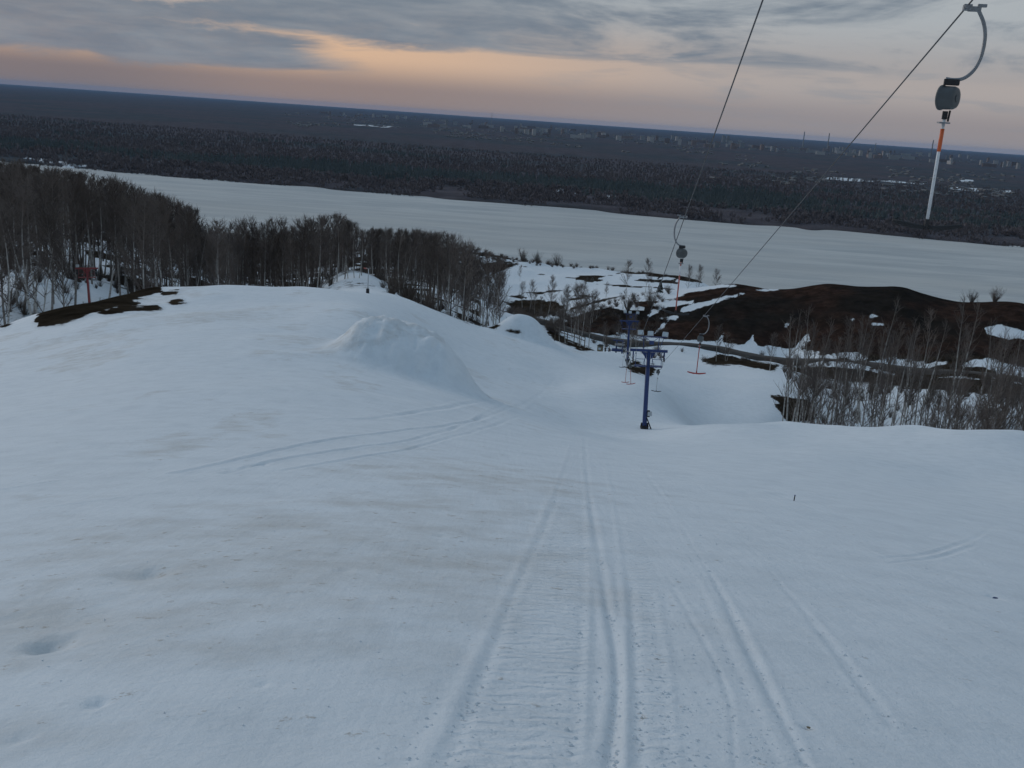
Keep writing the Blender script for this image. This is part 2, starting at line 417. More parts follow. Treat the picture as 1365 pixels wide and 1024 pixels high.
# the brown hill across the valley
hill = poly_mask([(742, 438), (760, 424), (800, 412), (850, 404), (900, 398), (940, 382), (975, 364), (1420, 380), (1420, 492), (1300, 478), (1200, 474), (1120, 478), (1061, 464), (983, 460), (952, 454), (908, 452), (858, 448), (787, 443)], 2.5, 322, 520, 4, 60) * 1.5
hillm = np.minimum(hill, 1)
bare = np.maximum(bare, hill)
for pl in ([(725, 300), (735, 300), (1010, 368), (985, 384), (940, 380), (800, 362), (640, 343)],):
    bare = np.maximum(bare, poly_mask([(640, 337), (700, 343), (800, 352), (900, 366), (990, 378), (990, 383), (900, 372), (800, 358), (700, 348), (640, 342)], 2, 560, 760, 4, 80))
for pl, lo_, hi_ in (
    ([(680, 404), (700, 400), (740, 403), (752, 410), (735, 420), (700, 424), (680, 415)], 330, 520),
    ([(640, 352), (664, 349), (690, 352), (670, 360), (648, 364)], 480, 720),
    ([(1035, 540), (1050, 531), (1080, 534), (1086, 560), (1050, 562)], 90, 240),
    ([(1030, 528), (1050, 531), (1056, 537), (1040, 538)], 100, 240),
    ([(935, 480), (960, 474), (1000, 480), (1040, 488), (1030, 494), (985, 486), (950, 487)], 180, 330),
    ([(1040, 482), (1100, 489), (1200, 498), (1365, 512), (1365, 530), (1300, 524), (1200, 514), (1100, 505), (1060, 497)], 190, 300),
    ([(832, 487), (850, 489), (872, 497), (870, 503), (852, 497), (836, 492)], 100, 200),
    ([(846, 492), (872, 485), (873, 495), (860, 498)], 100, 200),
    ([(842, 482), (856, 484), (852, 487), (842, 486)], 120, 200),
    ([(48, 426), (60, 395), (110, 378), (160, 368), (208, 372), (214, 389), (170, 402), (120, 419), (80, 432), (50, 435)], 60, 126),
    ([(130, 416), (160, 410), (205, 408), (214, 411), (170, 416), (140, 420)], 60, 150),
    ([(160, 402), (185, 403), (180, 408), (158, 408)], 60, 150), ([(222, 402), (240, 399), (247, 403), (232, 406)], 60, 150),
    ([(212, 388), (240, 389), (236, 392), (215, 392)], 60, 150), ([(0, 434), (14, 430), (10, 436), (0, 438)], 60, 150),
    ([(610, 416), (660, 432), (700, 440), (700, 444), (650, 436), (610, 424)], 120, 260),
    ([(735, 438), (760, 455), (790, 466), (780, 468), (750, 458), (728, 444)], 150, 330),
):
    bare = np.maximum(bare, poly_mask(pl, 4.0, lo_, hi_, 4, 14) * 1.25)
for pl in ([(905, 412), (925, 405), (960, 396), (992, 390), (994, 392), (960, 402), (930, 413), (910, 418)],
           [(878, 402), (925, 400), (925, 404), (890, 410), (880, 412), (870, 406)], [(876, 424), (900, 420), (908, 426), (895, 428)],
           [(870, 444), (884, 430), (892, 429), (880, 440), (876, 446)], [(985, 466), (995, 458), (1002, 445), (1010, 462), (1040, 462), (1040, 480), (990, 474)],
           [(955, 455), (968, 434), (964, 448), (958, 462)], [(1060, 464), (1078, 441), (1080, 444), (1070, 460), (1082, 450), (1074, 465)],
           [(1038, 436), (1050, 430), (1054, 436), (1044, 440)], [(1155, 418), (1178, 418), (1180, 421), (1160, 424)], [(1130, 424), (1148, 428), (1150, 432), (1135, 428)],
           [(1160, 430), (1180, 432), (1178, 436), (1162, 435)], [(1312, 436), (1330, 432), (1365, 440), (1400, 444), (1400, 456), (1340, 452), (1315, 446)],
           [(1000, 386), (1040, 384), (1042, 387), (1002, 388)], [(812, 408), (830, 402), (860, 410), (862, 415), (830, 414)], [(868, 384), (960, 378), (986, 380), (940, 388), (880, 392)],
           [(1000, 462), (1365, 490), (1365, 500), (1000, 478)], [(862, 420), (872, 412), (880, 414), (868, 424)], [(1100, 478), (1120, 470), (1140, 478), (1130, 486)],
           [(1160, 480), (1180, 472), (1230, 478), (1230, 490), (1170, 488)]):
    m = poly_mask(pl, 2.4, 325, 520, 2.5, 25, 8)
    bare = bare * (1 - m) - m * .3
# stains on the piste
st = fbm(GX / 3.5, GY / 7, 71, 5, .6) + .5
stain = sm(st, .55, .95) * sm(GR, 200, 90) * 0.5 * sm(GPX, 900, 640)
for (px, py), rad in (((590, 716), .8), ((330, 720), 3.5), ((250, 780), 2.2), ((470, 740), 3), ((100, 824), 1.0), ((190, 765), .9), ((350, 470), 1.0), ((700, 470), 1.2), ((680, 452), 1.6), ((200, 400), 4), ((640, 640), 4), ((560, 690), 3), ((300, 420), 6), ((770, 470), 2), ((1078, 972), .05), ((1044, 902), .04)):
    p = hit(px, py)
    q = np.hypot(GX - p[0], (GY - p[1]) * .6) / rad + fbm(GX / rad * 1.5, GY / rad * 1.5, 72, 3) * .8
    stain = np.maximum(stain, np.exp(-q ** 2) * .55)
df_all = far_d(GX, GY) + shore_wob(GX, GY)
wood = sm(df_all, -4, 14)
clearing = np.zeros_like(GR)
for pl in ([(1080, 234), (1130, 236), (1190, 240), (1240, 244), (1235, 248), (1180, 245), (1120, 242), (1080, 238)], [(1262, 248), (1300, 250), (1350, 254), (1350, 259), (1310, 256), (1265, 255)],
           [(1275, 238), (1300, 240), (1305, 244), (1280, 243)], [(470, 165), (500, 166), (540, 169), (540, 171), (500, 170), (470, 168)],
           [(730, 250), (760, 250), (790, 256), (760, 260), (735, 258)], [(800, 258), (830, 260), (850, 265), (810, 266)], [(10, 207), (60, 210), (140, 222), (120, 226), (60, 218)], [(1200, 292), (1235, 296), (1215, 300)]):
    clearing = np.maximum(clearing, poly_mask(pl, 1.5, 1100, 9000, 3, 500))
rim = sm(df_all, -14, -8) * sm(df_all, 70, 30)
bare = np.where(df_all > -16, np.maximum(rim * 1.5, sm(df_all, 22, 50) * 1.8 - .5 * sm(fbm(GX / 80, GY / 30, 94, 3), .1, .3) * sm(df_all, 330, 200)), bare)
bare = np.where(df_all > 0, bare * (1 - .8 * clearing), bare)

def vnormals():
    P = np.stack([GX, GY, GZ], -1)
    da = np.empty_like(P); dr = np.empty_like(P)
    da[:, 1:-1] = P[:, 2:] - P[:, :-2]; da[:, 0] = P[:, 1] - P[:, -1]; da[:, -1] = P[:, 0] - P[:, -2]
    dr[1:-1] = P[2:] - P[:-2]; dr[0] = P[1] - P[0]; dr[-1] = P[-1] - P[-2]
    n = np.cross(da, dr); n /= np.linalg.norm(n, axis=-1, keepdims=True)
    return np.where(n[..., 2:] < 0, -n, n)
NRM = vnormals()
VID = np.arange(NA * NR).reshape(NR, NA)
j2 = (np.arange(NA) + 1) % NA
QUADS = np.stack([VID[:-1, :], VID[:-1][:, j2], VID[1:][:, j2], VID[1:, :]], -1)        # ring i, sector j
FX = 0.25 * (GX[:-1] + GX[1:] + GX[:-1][:, j2] + GX[1:][:, j2]); FY = 0.25 * (GY[:-1] + GY[1:] + GY[:-1][:, j2] + GY[1:][:, j2])
FR = np.hypot(FX, FY); FA = np.arctan2(FX, FY)
piece = np.zeros(FR.shape, int)                                                          # 0 ski slope
piece[(FR > np.interp(np.degrees(FA), [-30, -8, -3, 2, 4], [118, 128, 150, 162, 175])) & (FA < pix_at(735, 450)[0])] = 1                                       # wooded hillside
piece[(FR > 262) & (piece == 0)] = 2                                                     # valley floor
piece[(FR > 330) & (FR < 470) & (FA > pix_at(770, 430)[0])] = 3                          # brown hill
piece[near_d(FX, FY) > -60] = 4                                                          # river bed and banks
piece[far_d(FX, FY) > -60] = 5                                                           # far plain
piece[(FR > 100) & (FA > pix_at(1000, 560)[0]) & (FR <= 262)] = 6                        # ravine
for i, mnd in enumerate(MOUNDS):
    p = ((FX - mnd[0]) * mnd[2] + (FY - mnd[1]) * mnd[3]) / mnd[4]; q = ((FX - mnd[0]) * mnd[3] - (FY - mnd[1]) * mnd[2]) / mnd[5]
    piece[(np.abs(p) ** 2.6 + np.abs(q) ** 2.6) < 2.2] = 7 + i

def np_mesh(name, co, faces, nrm=None, attrs=None, smooth=True):
    me = bpy.data.meshes.new(name)
    nv, nf, k = len(co), len(faces), faces.shape[1]
    me.vertices.add(nv); me.vertices.foreach_set('co', np.asarray(co, np.float32).ravel())
    me.loops.add(nf * k); me.polygons.add(nf)
    me.loops.foreach_set('vertex_index', faces.astype(np.int32).ravel())
    me.polygons.foreach_set('loop_start', np.arange(0, nf * k, k, dtype=np.int32))
    me.polygons.foreach_set('use_smooth', np.full(nf, smooth))
    me.update(calc_edges=True); me.validate()
    for an, av in (attrs or {}).items():
        at = me.attributes.new(an, 'FLOAT', 'POINT'); at.data.foreach_set('value', np.asarray(av, np.float32).ravel())
    if nrm is not None:
        me.normals_split_custom_set_from_vertices([tuple(v) for v in nrm.tolist()])
    return me
def link(name, me, mat=None, parent=None):
    o = bpy.data.objects.new(name, me); COL.objects.link(o)
    if mat is not None and me is not None:
        me.materials.clear(); me.materials.append(mat)
    if parent is not None: o.parent = parent
    return o
def tag(o, label=None, cat=None, group=None, kind=None):
    if label: o['label'] = label
    if cat: o['category'] = cat
    if group: o['group'] = group
    if kind: o['kind'] = kind
    return o
def empty(name, loc=(0, 0, 0), rz=0.0):
    o = bpy.data.objects.new(name, None); COL.objects.link(o)
    o.location = loc; o.rotation_euler = (0, 0, rz); o.empty_display_size = 0.2
    return o
def copy_tree(o, parent=None):
    c = o.copy(); COL.objects.link(c); c.parent = parent
    for ch in list(o.children): copy_tree(ch, c)
    return c

# ------------------------------------------------------------------ ground material
gm, nt, bs = material('snow_and_earth')
P = geopos(nt)
a_b, a_s, a_w, a_h = attr(nt, 'bare'), attr(nt, 'stain'), attr(nt, 'wood'), attr(nt, 'hillside')
sepP = nt.nodes.new('ShaderNodeSeparateXYZ'); nt.links.new(P.s, sepP.inputs[0])
PX, PY = S(nt, sepP.outputs[0]), S(nt, sepP.outputs[1])
nb_ = noise(nt, P, 0.7, 6, 0.72)
nb2 = noise(nt, P, 0.13, 3, 0.6)
edge = sstep(a_b + (nb_ - 0.5) * 1.15 + (nb2 - .5) * .3, 0.40, 0.60)
# snow: old, granular, slightly soiled
ns1 = noise(nt, P, 1.3, 4, 0.62)
ns2 = noise(nt, P, 14.0, 2, 0.6)
snow = mixc(nt, sstep(ns1, 0.35, 0.75), (0.70, 0.745, 0.775), (0.635, 0.68, 0.71))
snow = mixc(nt, sstep(ns2, 0.55, 0.8) * 0.35, snow, (0.56, 0.595, 0.615))
snow = mixc(nt, sstep(a_s + (ns1 - 0.5) * 0.9, 0.22, 1.0) * 0.8, snow, (0.49, 0.475, 0.44))
grit = noise(nt, P, 5.0, 4, 0.75)
snow = mixc(nt, sstep(grit + a_s * 0.10, 0.655, 0.74) * 0.7, snow, (0.38, 0.35, 0.31))
# earth and flattened winter grass
ne = noise(nt, P, 0.22, 6, 0.75)
ne2 = noise(nt, P, 0.035, 2, 0.6)
earth = mixc(nt, sstep(ne, 0.3, 0.7), (0.019, 0.015, 0.011), (0.054, 0.042, 0.030))
hillc = mixc(nt, sstep(ne, 0.35, 0.72), (0.026, 0.017, 0.0135), (0.074, 0.044, 0.033))
hillc = mixc(nt, sstep(ne2, 0.42, 0.62), hillc, mixc(nt, sstep(ne, .3, .7), (0.015, 0.013, 0.011), (0.033, 0.028, 0.024)))
earth = mixc(nt, a_h, earth, hillc)
# woodland seen from afar
nw = noise(nt, P, 0.02, 3, 0.65)
nw2 = noise(nt, P, 0.0016, 3, 0.6)
far_c = mixc(nt, sstep(nw, 0.35, 0.7), (0.082, 0.073, 0.080), (0.122, 0.109, 0.116))
far_c = mixc(nt, sstep(nw2, 0.45, 0.6), far_c, mixc(nt, sstep(nw, .35, .7), (0.064, 0.071, 0.078), (0.096, 0.101, 0.108)))
earth = mixc(nt, a_w, earth, far_c)
col = mixc(nt, edge, snow, earth)
put(nt, bs.inputs['Base Color'], col)
bs.inputs['Roughness'].default_value = 0.75
put(nt, bs.inputs['Specular IOR Level'], (1.0 - edge) * 0.15)
# relief: grains, ripples, the tread of the snowmobile belt
tread_d = attr(nt, 'tread')
wv = nt.nodes.new('ShaderNodeTexWave'); wv.wave_type = 'BANDS'; wv.bands_direction = 'Y'
wv.inputs['Scale'].default_value = 1.9; wv.inputs['Distortion'].default_value = 9.0; wv.inputs['Detail'].default_value = 4.0; wv.inputs['Detail Scale'].default_value = 2.2
nt.links.new(P.s, wv.inputs['Vector'])
rip = S(nt, wv.outputs['Fac']) * tread_d
comb = noise(nt, mapping(nt, P, rot=(0, 0, R(5)), scale=(5.5, 0.25, 1)), 1.6, 2, 0.5)
hb = noise(nt, P, 5.0, 7, 0.72) * (0.034 + a_b * 0.4) + rip * 0.015 + comb * 0.012 * (1.0 - tread_d)
put(nt, bs.inputs['Normal'], bump(nt, hb, 1.0, 0.75))

# belt marks of the snowmobile: between the two traced edges
tread = np.zeros_like(GR)
k = nearm
mid = [(np.array(a) + np.array(b)) / 2 for a, b in zip(TRKW[1][0], TRKW[2][0])]
dmid = seg_dist(GX[k], GY[k], mid)
tread[k] = sm(dmid, .38, .24)
mid2 = [(np.array(hit(x, y)[:2])) for x, y in ((880, 1024), (872, 900), (860, 790), (840, 690))]
tread[k] = np.maximum(tread[k], .8 * sm(seg_dist(GX[k], GY[k], mid2), .16, .07))
tread[k] *= sm(GR[k], 65, 20)

ATT = {'bare': bare.ravel(), 'stain': stain.ravel(), 'wood': wood.ravel(), 'hillside': hillm.ravel(), 'tread': tread.ravel()}
CO = np.stack([GX.ravel(), GY.ravel(), GZ.ravel()], -1); NF = NRM.reshape(-1, 3)
PIECES = [('ski_slope', 'structure'), ('wooded_hillside', 'structure'), ('valley_floor', 'structure'), ('brown_hill', 'structure'), ('river_bank', 'structure'),
          ('far_plain', 'structure'), ('ravine', 'structure'), ('snow_kicker', None), ('snow_kicker', None)]
for i, (nm, kd) in enumerate(PIECES):
    q = QUADS[piece == i]
    if not len(q): continue
    ids, inv = np.unique(q, return_inverse=True)
    inv = inv.reshape(q.shape)
    cap = None
    me = np_mesh(nm, CO[ids], inv, NF[ids], {k_: v[ids] for k_, v in ATT.items()})
    o = link(nm, me, gm)
    if kd: tag(o, kind=kd)
    if i == 7: tag(o, 'large hand-shaped snow jump mound on the left of the piste, nearest of two', 'snow mound', 'snow jumps on the piste')
    if i == 8: tag(o, 'small smooth snow jump hump on the brow in front of the birches', 'snow mound', 'snow jumps on the piste')
# cap under the viewpoint
ring = CO[:NA]
cap_co = np.vstack([ring, [[0, 0, ring[:, 2].mean()]]])
cf = np.stack([np.arange(NA), (np.arange(NA) + 1) % NA, np.full(NA, NA)], -1)
o = link('snow_patch', np_mesh('snow_patch', cap_co, cf[:, ::-1], None, {k_: np.concatenate([v[:NA], v[:1]]) for k_, v in ATT.items()}), gm); tag(o, kind='structure')

# ------------------------------------------------------------------ river ice
im, nt, bs = material('river_ice')
P = geopos(nt)
rot = -math.atan2(*(plane_pt(1300, 325, 0) - plane_pt(60, 222, 0))[::-1])
pm = mapping(nt, P, rot=(0, 0, rot), scale=(0.22, 1, 1))
i1 = noise(nt, pm, 0.03, 7, 0.62, 0.4); i2 = noise(nt, mapping(nt, P, rot=(0, 0, rot), scale=(0.12, 1, 1)), 0.2, 5, 0.65); i3 = noise(nt, pm, 0.006, 4, 0.5)
ice = mixc(nt, sstep(i1, 0.35, 0.68), (0.55, 0.555, 0.535), (0.415, 0.435, 0.435))
ice = mixc(nt, sstep(i2, 0.53, 0.68) * 0.7, ice, (0.365, 0.38, 0.38))
ice = mixc(nt, sstep(i2, 0.66, 0.78) * 0.6, ice, (0.36, 0.34, 0.31))
ice = mixc(nt, sstep(i3, 0.40, 0.62) * 0.5, ice, (0.50, 0.49, 0.46))
put(nt, bs.inputs['Base Color'], ice); bs.inputs['Roughness'].default_value = 0.7; bs.inputs['Specular IOR Level'].default_value = 0.06
put(nt, bs.inputs['Normal'], bump(nt, i2, 1.5, 0.4))
pn, pf = plane_pt(300, 300, 0) * 0.93, plane_pt(960, 381, 0) * 0.93
v = (pf - pn) / np.linalg.norm(pf - pn); nn = np.array([-v[1], v[0]]); nn = nn if nn[1] > 0 else -nn
quad = [pn - v * 9000 - nn * 40, pn + v * 9000 - nn * 40, pn + v * 9000 + nn * 1150, pn - v * 9000 + nn * 1150]
o = link('river_ice', np_mesh('river_ice', [(q[0], q[1], ICE_Z) for q in quad], np.array([[0, 1, 2, 3]]), smooth=False), im); tag(o, kind='structure')

# ------------------------------------------------------------------ mesh builder
class MB:
    def __init__(self): self.v, self.f = [], []
    def add(self, vs, fs):
        n = len(self.v); self.v += [tuple(p) for p in vs]; self.f += [tuple(i + n for i in q) for q in fs]; return self
    def box(self, c, s, rot=None, taper=1.0):
        c = Vector(c); out = []
        for z in (-1, 1):
            t = taper if z > 0 else 1.0
            for x, y in ((-1, -1), (1, -1), (1, 1), (-1, 1)):
                p = Vector((x * s[0] / 2 * t, y * s[1] / 2 * t, z * s[2] / 2))
                if rot is not None: p = rot @ p
                out.append(c + p)
        return self.add(out, [(3, 2, 1, 0), (4, 5, 6, 7), (0, 1, 5, 4), (1, 2, 6, 5), (2, 3, 7, 6), (3, 0, 4, 7)])
    def tube(self, path, rad, n=8, cap=True):
        path = [Vector(p) for p in path]
        if not isinstance(rad, (list, tuple)): rad = [rad] * len(path)
        vs, fs = [], []; side = None
        for i, p in enumerate(path):
            d = (path[min(i + 1, len(path) - 1)] - path[max(i - 1, 0)]).normalized()
            if side is None or abs(side.dot(d)) > 0.95:
                side = d.cross(Vector((0, 0, 1)) if abs(d.z) < 0.9 else Vector((1, 0, 0))).normalized()
            side = (side - d * side.dot(d)).normalized(); b = d.cross(side)
            for k in range(n):
                a = 2 * math.pi * k / n
                vs.append(p + (side * math.cos(a) + b * math.sin(a)) * rad[i])
        for i in range(len(path) - 1):
            for k in range(n):
                fs.append((i * n + k, i * n + (k + 1) % n, (i + 1) * n + (k + 1) % n, (i + 1) * n + k))
        if cap:
            fs.append(tuple(range(n - 1, -1, -1))); fs.append(tuple(range((len(path) - 1) * n, len(path) * n)))
        return self.add(vs, fs)
    def bar(self, a, b, w, h):
        a, b = Vector(a), Vector(b); d = b - a
        q = d.to_track_quat('X', 'Z').to_matrix()
        return self.box((a + b) / 2, (d.length, w, h), q)
    def mesh(self, name, smooth=False, bevel=0):
        me = bpy.data.meshes.new(name); me.from_pydata(self.v, [], self.f); me.update()
        if smooth: me.polygons.foreach_set('use_smooth', [True] * len(me.polygons))
        return me
    def build(self, name, mat, parent=None, smooth=False, bevel=0.0):
        o = link(name, self.mesh(name, smooth), mat, parent)
        if bevel:
            m = o.modifiers.new('bevel', 'BEVEL'); m.width = bevel; m.segments = 2; m.limit_method = 'ANGLE'
        return o

# ------------------------------------------------------------------ paints
def paint(name, c, rough=0.55, wear=(0.12, 0.10, 0.09), amount=0.35, scale=6.0, metal=0.0, tint=0.25):
    m, nt, bs = material(name)
    tc = nt.nodes.new('ShaderNodeTexCoord'); P = S(nt, tc.outputs['Object'])
    n_a = noise(nt, P, scale, 5, 0.65); n_b = noise(nt, P, scale * 0.3, 3, 0.5)
    base = mixc(nt, sstep(n_b, 0.3, 0.7) * tint, c, tuple(min(1, v * 1.5 + 0.01) for v in c))
    base = mixc(nt, sstep(n_a, 0.56, 0.72) * amount, base, wear)
    put(nt, bs.inputs['Base Color'], base); bs.inputs['Roughness'].default_value = rough; bs.inputs['Metallic'].default_value = metal
    put(nt, bs.inputs['Normal'], bump(nt, n_a, 0.004, 0.5))
    return m
M_BLUE = paint('blue_paint', (0.014, 0.034, 0.125), 0.5, (0.03, 0.03, 0.05), 0.5, 4)
M_RED = paint('red_paint', (0.36, 0.05, 0.045), 0.55, (0.2, 0.12, 0.1), 0.4, 9)
M_PINK = paint('faded_red_paint', (0.42, 0.11, 0.085), 0.6, (0.5, 0.34, 0.3), 0.6, 9)
M_ORANGE = paint('orange_paint', (0.62, 0.12, 0.03), 0.5, (0.3, 0.1, 0.06), 0.3, 12)
M_WHITE = paint('white_paint', (0.66, 0.67, 0.68), 0.45, (0.35, 0.33, 0.3), 0.4, 14)
M_GREY = paint('grey_housing', (0.075, 0.082, 0.085), 0.55, (0.07, 0.07, 0.07), 0.5, 9)
M_PALE = paint('pale_grey_sheet', (0.40, 0.42, 0.43), 0.5, (0.2, 0.2, 0.19), 0.4, 9)
M_STEEL = paint('galvanised_steel', (0.22, 0.225, 0.235), 0.45, (0.12, 0.10, 0.09), 0.5, 16, 0.5)
M_BLACK = paint('black_rubber', (0.018, 0.018, 0.02), 0.7, (0.05, 0.05, 0.05), 0.4, 12)
M_ROPE = paint('steel_rope', (0.055, 0.055, 0.06), 0.6, (0.02, 0.02, 0.02), 0.5, 30)
M_GLASS = paint('lamp_glass', (0.42, 0.47, 0.50), 0.2, (0.3, 0.33, 0.35), 0.3, 20)
M_WOOD = paint('weathered_wood', (0.075, 0.058, 0.045), 0.85, (0.03, 0.024, 0.02), 0.6, 5)
M_TAN = paint('tan_boards', (0.17, 0.135, 0.085), 0.8, (0.08, 0.06, 0.04), 0.5, 4)
M_DARK = paint('dark_roofing', (0.03, 0.028, 0.026), 0.85, (0.06, 0.05, 0.04), 0.4, 5)
M_ROAD = paint('wet_earth_road', (0.034, 0.028, 0.023), 0.8, (0.11, 0.10, 0.09), 0.55, 0.5)

# ------------------------------------------------------------------ road along the valley
RP = [(640, 424), (729, 436), (785, 446), (840, 456), (900, 462), (960, 468), (1040, 476), (1100, 482), (1170, 490), (1240, 497), (1310, 504), (1380, 511), (1450, 518)]
rp = []
for px, py in RP:
    a, t = pix_at(px, py); rr = 322 if px < 960 else 325 - (px - 960) * 0.075
    rp.append((rr * math.sin(a), rr * math.cos(a)))
rp = np.array(rp)
s_ = np.linspace(0, len(rp) - 1, 260)
cx_, cy_ = np.interp(s_, range(len(rp)), rp[:, 0]), np.interp(s_, range(len(rp)), rp[:, 1])
tx, ty = np.gradient(cx_), np.gradient(cy_); L_ = np.hypot(tx, ty); nx_, ny_ = -ty / L_, tx / L_
zc = height(cx_, cy_); kk = np.ones(41) / 41
zc = np.convolve(np.pad(zc, 20, mode='edge'), kk, 'valid') + 0.75
rv, rf = [], []
prof = [(-3.4, -1.2), (-2.0, 0.0), (-1.7, 0.12), (1.7, 0.12), (2.0, 0.0), (3.4, -1.2)]
for i in range(len(cx_)):
    wob = 1 + 0.08 * math.sin(i * 0.7) + 0.07 * math.sin(i * .23)
    for o_, h_ in prof: rv.append((cx_[i] + nx_[i] * o_ * wob, cy_[i] + ny_[i] * o_ * wob, zc[i] + h_))
n_ = len(prof)
for i in range(len(cx_) - 1):
    for k in range(n_ - 1): rf.append((i * n_ + k, (i + 1) * n_ + k, (i + 1) * n_ + k + 1, i * n_ + k + 1))
o = link('road', np_mesh('road', rv, np.array(rf)[:, ::-1]), M_ROAD); tag(o, kind='structure')

# ------------------------------------------------------------------ lift towers
def make_tower(name, loc, rz, hgt, paint_m, label, lamps=3, rest=True, lean=2.4):
    root = empty(name, loc, rz)
    tag(root, label, 'lift tower'); root.rotation_euler = (0, -R(lean), rz)
    h = hgt
    cb = MB(); cb.tube([(0, 0, -0.6), (0, 0, 0.0), (0, 0, h * .55), (0, 0, h)], [.19, .185, .165, .145], 12)
    col = cb.build('column', paint_m, root, True)
    fb = MB(); fb.box((0, 0, 0.05), (.62, .62, .10)); fb.box((0, 0, 0.16), (.56, .56, .2), taper=.8)
    for a in range(4): fb.box((.2 * math.cos(a * math.pi / 2), .2 * math.sin(a * math.pi / 2), .3), (.3 if a % 2 == 0 else .03, .03 if a % 2 == 0 else .3, .4), taper=.6)
    fb.build('base_plate', M_BLACK, root)
    ab = MB(); ab.box((0, 0, h + .02), (2.95, .20, .20)); ab.build('crossarm', paint_m, root, bevel=.02)
    for s in (-1, 1):
        g = MB(); g.add([(s * .15, -.06, h - .12), (s * .55, -.06, h - .12), (s * .17, -.06, h - .7), (s * .15, .06, h - .12), (s * .55, .06, h - .12), (s * .17, .06, h - .7)],
                        [(0, 1, 2), (5, 4, 3), (0, 3, 4, 1), (1, 4, 5, 2), (2, 5, 3, 0)] if s > 0 else [(2, 1, 0), (3, 4, 5), (1, 4, 3, 0), (2, 5, 4, 1), (0, 3, 5, 2)]); g.build('gusset', paint_m, root)
        sh = empty('sheave_bracket'); sh.parent = root
        b = MB(); b.box((s * 1.22, 0, h - .22), (.10, .5, .30)); b.box((s * 1.22, 0, h - .5), (.05, 1.0, .14)); f_ = b.build('bracket', paint_m if rest else M_BLACK, sh)
        for k in (-.32, .32):
            w = MB(); w.tube([(s * 1.22 - .05, k, h - .62), (s * 1.22 - .02, k, h - .62), (s * 1.22 + .02, k, h - .62), (s * 1.22 + .05, k, h - .62)], [.2, .155, .155, .2], 16); w.build('sheave_wheel', M_BLACK, sh, False)
    # service platforms with rails either side
    for s in (-1, 1):
        p = MB(); p.box((s * .62, -.1, h - 1.22), (.95, .52, .06)); p.build('platform', paint_m, root)
        r_ = MB()
        for x in (.30, 1.02):
            r_.tube([(s * x, -.3, h - 1.2), (s * x * .97, -.3, h - .1)], .022, 6)
        r_.tube([(s * .3, -.3, h - .62), (s * 1.02, -.3, h - .62)], .02, 6); r_.tube([(s * .45, -.3, h - 1.2), (s * .22, -.3, h - .3)], .02, 6)
        r_.build('guard_rail', paint_m, root)
    if lamps:
        u = MB(); u.tube([(-.42, 0, h + .1), (-.46, 0, h + 1.12)], .03, 6); u.tube([(.72, 0, h + .1), (.76, 0, h + 1.15)], .035, 6)
        u.bar((-.75, 0, h + 1.12), (1.35, 0, h + 1.15), .07, .07); u.tube([(-.35, 0, h + 1.1), (.1, 0, h + .75)], .022, 6); u.tube([(.7, 0, h + 1.1), (.3, 0, h + .75)], .022, 6); u.tube([(.78, .1, h + .1), (1.15, .1, h + 1.1)], .022, 6)
        u.build('lamp_frame', paint_m, root)
        jb = MB(); jb.box((.18, 0, h + .68), (.36, .2, .28)); jb.build('junction_box', paint_m, root, bevel=.015)
        for x, z, ry in ((-.72, 1.45, .2), (.05, 1.40, 0), (1.2, 1.38, -.35)):
            lp = empty('floodlight', (x, 0, h + z), ry); lp.parent = root
            tilt = Matrix.Rotation(R(-24), 3, 'X')
            q = MB(); q.box((0, .03, 0), (.46, .16, .38), tilt, 1.0); q.build('housing', M_PALE, lp, bevel=.03)
            q = MB(); q.box((0, -.065, .03), (.40, .03, .32), tilt); q.build('lens', M_GLASS, lp)
            q = MB(); q.tube([(-.24, .03, -.05), (-.24, .03, -.27), (.24, .03, -.27), (.24, .03, -.05)], .018, 5); q.build('yoke', M_STEEL, lp)
    if rest:
        ct = MB(); ct.box((.36, -.08, 1.3), (.34, .22, .34)); ct.build('control_box', M_PALE, root, bevel=.02)
        ct = MB(); ct.box((.25, .02, 1.27), (.24, .3, .5)); ct.build('box_mount', M_BLACK, root)
        st = MB(); st.tube([(.12, -.1, 1.0), (.62, -.25, -.15)], .05, 8); st.build('brace', M_BLACK, root)
    ld = MB()
    for s in (-.16, .16): ld.tube([(s, .26, 0.3), (s, .22, h - 1.2)], .016, 5)
    for k in range(int((h - 1.5) / .32)): ld.tube([(-.16, .25, .4 + k * .32), (.16, .25, .4 + k * .32)], .011, 4)
    ld.build('ladder', M_STEEL, root)
    return root
T1 = np.array([*polar(860, 80.5, 560), 0]); T1[2] = ground(T1[0], T1[1])
T2 = np.array([*polar(836, 157, 483), 0]); T2[2] = ground(T2[0], T2[1])
T3 = np.array([*polar(825, 236, 470), 0]); T3[2] = ground(T3[0], T3[1])
HD = math.atan2(T2[0] - T1[0], T2[1] - T1[1])
TH = 6.45
make_tower('lift_tower', T1, -HD, TH, M_BLUE, 'nearest blue T-shaped drag-lift tower with three floodlights and a pale box')
make_tower('lift_tower', T2, -HD, TH, M_BLUE, 'second blue drag-lift tower further down the piste by bare earth')

